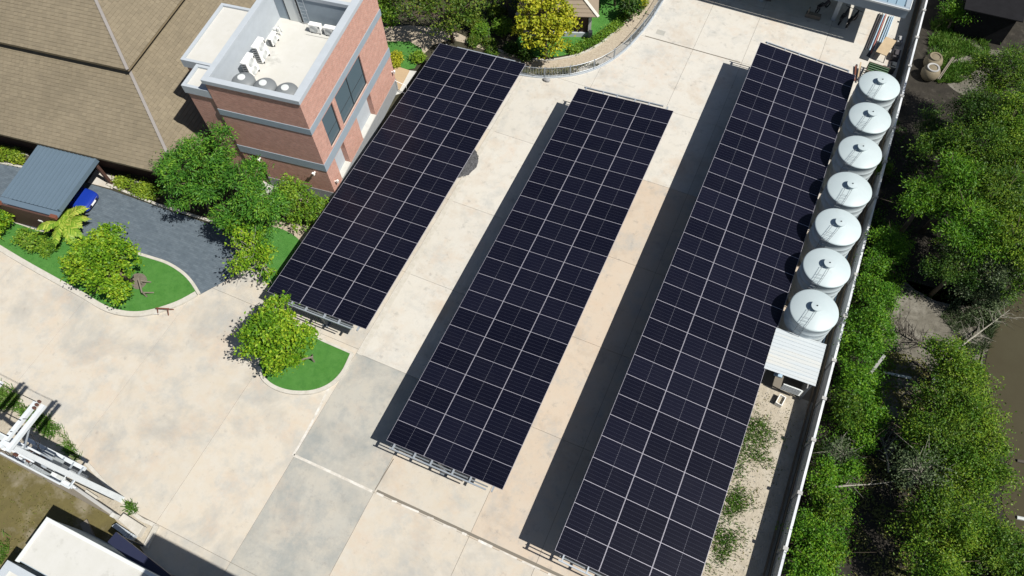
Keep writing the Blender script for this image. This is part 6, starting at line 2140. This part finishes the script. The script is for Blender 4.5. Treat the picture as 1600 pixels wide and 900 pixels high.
bare_branch('bare_branch', 'thin pale curved stick at the edge of the clearing', (g1[0], g1[1], 0.05), (g2[0], g2[1], 0.15), 0.04, 5, 3, matname='bark_pale', tl=0.5)
# things lying on the bank
a, b = G(1380, 583), G(1422, 592)
mb = MB(); mb.tube([(a[0], a[1], 0.12), (b[0], b[1], 0.12)], 0.085, 8)
single('plastic_pipe', mb, 'lid_pale', 'short white plastic pipe lying in the tree shade of the clearing', 'pipe')
a, b = G(1427, 565), G(1452, 583)
mb = MB(); mb.tube([(a[0], a[1], 0.05), ((a[0] + b[0]) / 2, (a[1] + b[1]) / 2, 0.09), (b[0], b[1], 0.1)], [0.09, 0.045, 0.04], 6)
single('garden_paddle', mb, 'dead_wood', 'dark long stick with a thick end beside the stump in the clearing', 'stick')
p = G(1457, 597)
mb = MB(); mb.lathe([(0.22, 0.0), (0.24, 0.12), (0.20, 0.3), (0.1, 0.31)], (p[0], p[1], 0), 10)
single('pale_stump', mb, 'lid_pale', 'small pale stump on the clearing by the long dark stick', 'stump')
a, b = G(1345, 600), G(1362, 575)
mb = MB(); mb.bar((a[0], a[1], 0.9), (b[0], b[1], 1.9), 0.16, 0.14)
single('leaning_post', mb, 'post_grey', 'grey concrete post leaning out of the vine covered shrubs', 'post')
for k, (u, v, l) in enumerate(((1453, 104, 'large tan clay jar nearer the grass patch'), (1449, 121, 'large grey tan clay jar nearer the tanks'))):
    p = G(u, v)
    j = thing('clay_jar', l, 'jar', (p[0], p[1], -0.04), 0, 'clay jars by the wall')
    mb = MB(); mb.lathe([(0.4, 0), (0.62, 0.3), (0.68, 0.6), (0.58, 0.9), (0.42, 1.02)], n=20)
    part('body', mb, 'jar_clay', j, smooth=True)
    mb = MB(); mb.lathe([(0.42, 1.0), (0.47, 1.04), (0.45, 1.10), (0.34, 1.08), (0.32, 0.9)], n=20)
    part('rim', mb, 'jar_clay' if k == 0 else 'post_grey', j)
a, b = G(1462, 128), G(1485, 95)
mb = MB(); mb.tube([(a[0], a[1], 0.3), (b[0], b[1], 0.35)], 0.05, 6); mb.tube([(a[0] + .12, a[1], 0.3), (b[0] + .12, b[1] + .1, 0.3)], 0.04, 6)
single('bamboo_poles', mb, 'grey_timber', 'two grey bamboo poles leaning by the clay jars', 'poles')
ht = thing('dark_hut', 'hut with a dark weathered sheet roof in the top right corner', 'hut', (24.3, 18.6, -0.04), R_(2))
mb = MB(); mb.faces([(0, 0, 2.7), (4.2, 0, 2.7), (4.2, 6, 3.3), (0, 6, 3.3), (0, 0, 2.62), (4.2, 0, 2.62), (4.2, 6, 3.22), (0, 6, 3.22)], ((0, 1, 2, 3), (7, 6, 5, 4), (0, 4, 5, 1), (1, 5, 6, 2), (3, 7, 4, 0)))
part('roof', mb, 'hut_sheet', ht)
mb = MB(); mb.box(0.3, 3.9, 0.4, 5.7, 0.0, 2.6)
part('wall', mb, 'hut_sheet', ht)
for k, (u, v, l) in enumerate(((1598, 723, 'upper floating dark branch stub at the right edge of the pond'), (1598, 812, 'lower floating pale stub at the right edge of the pond'))):
    p = G(u, v)
    mb = MB(); mb.tube([(p[0] - 0.3, p[1], 0.0), (p[0] + 0.4, p[1] + 0.1, 0.12)], 0.1, 7)
    single('floating_stub', mb, 'dead_wood' if k == 0 else 'lid_pale', l, 'driftwood')
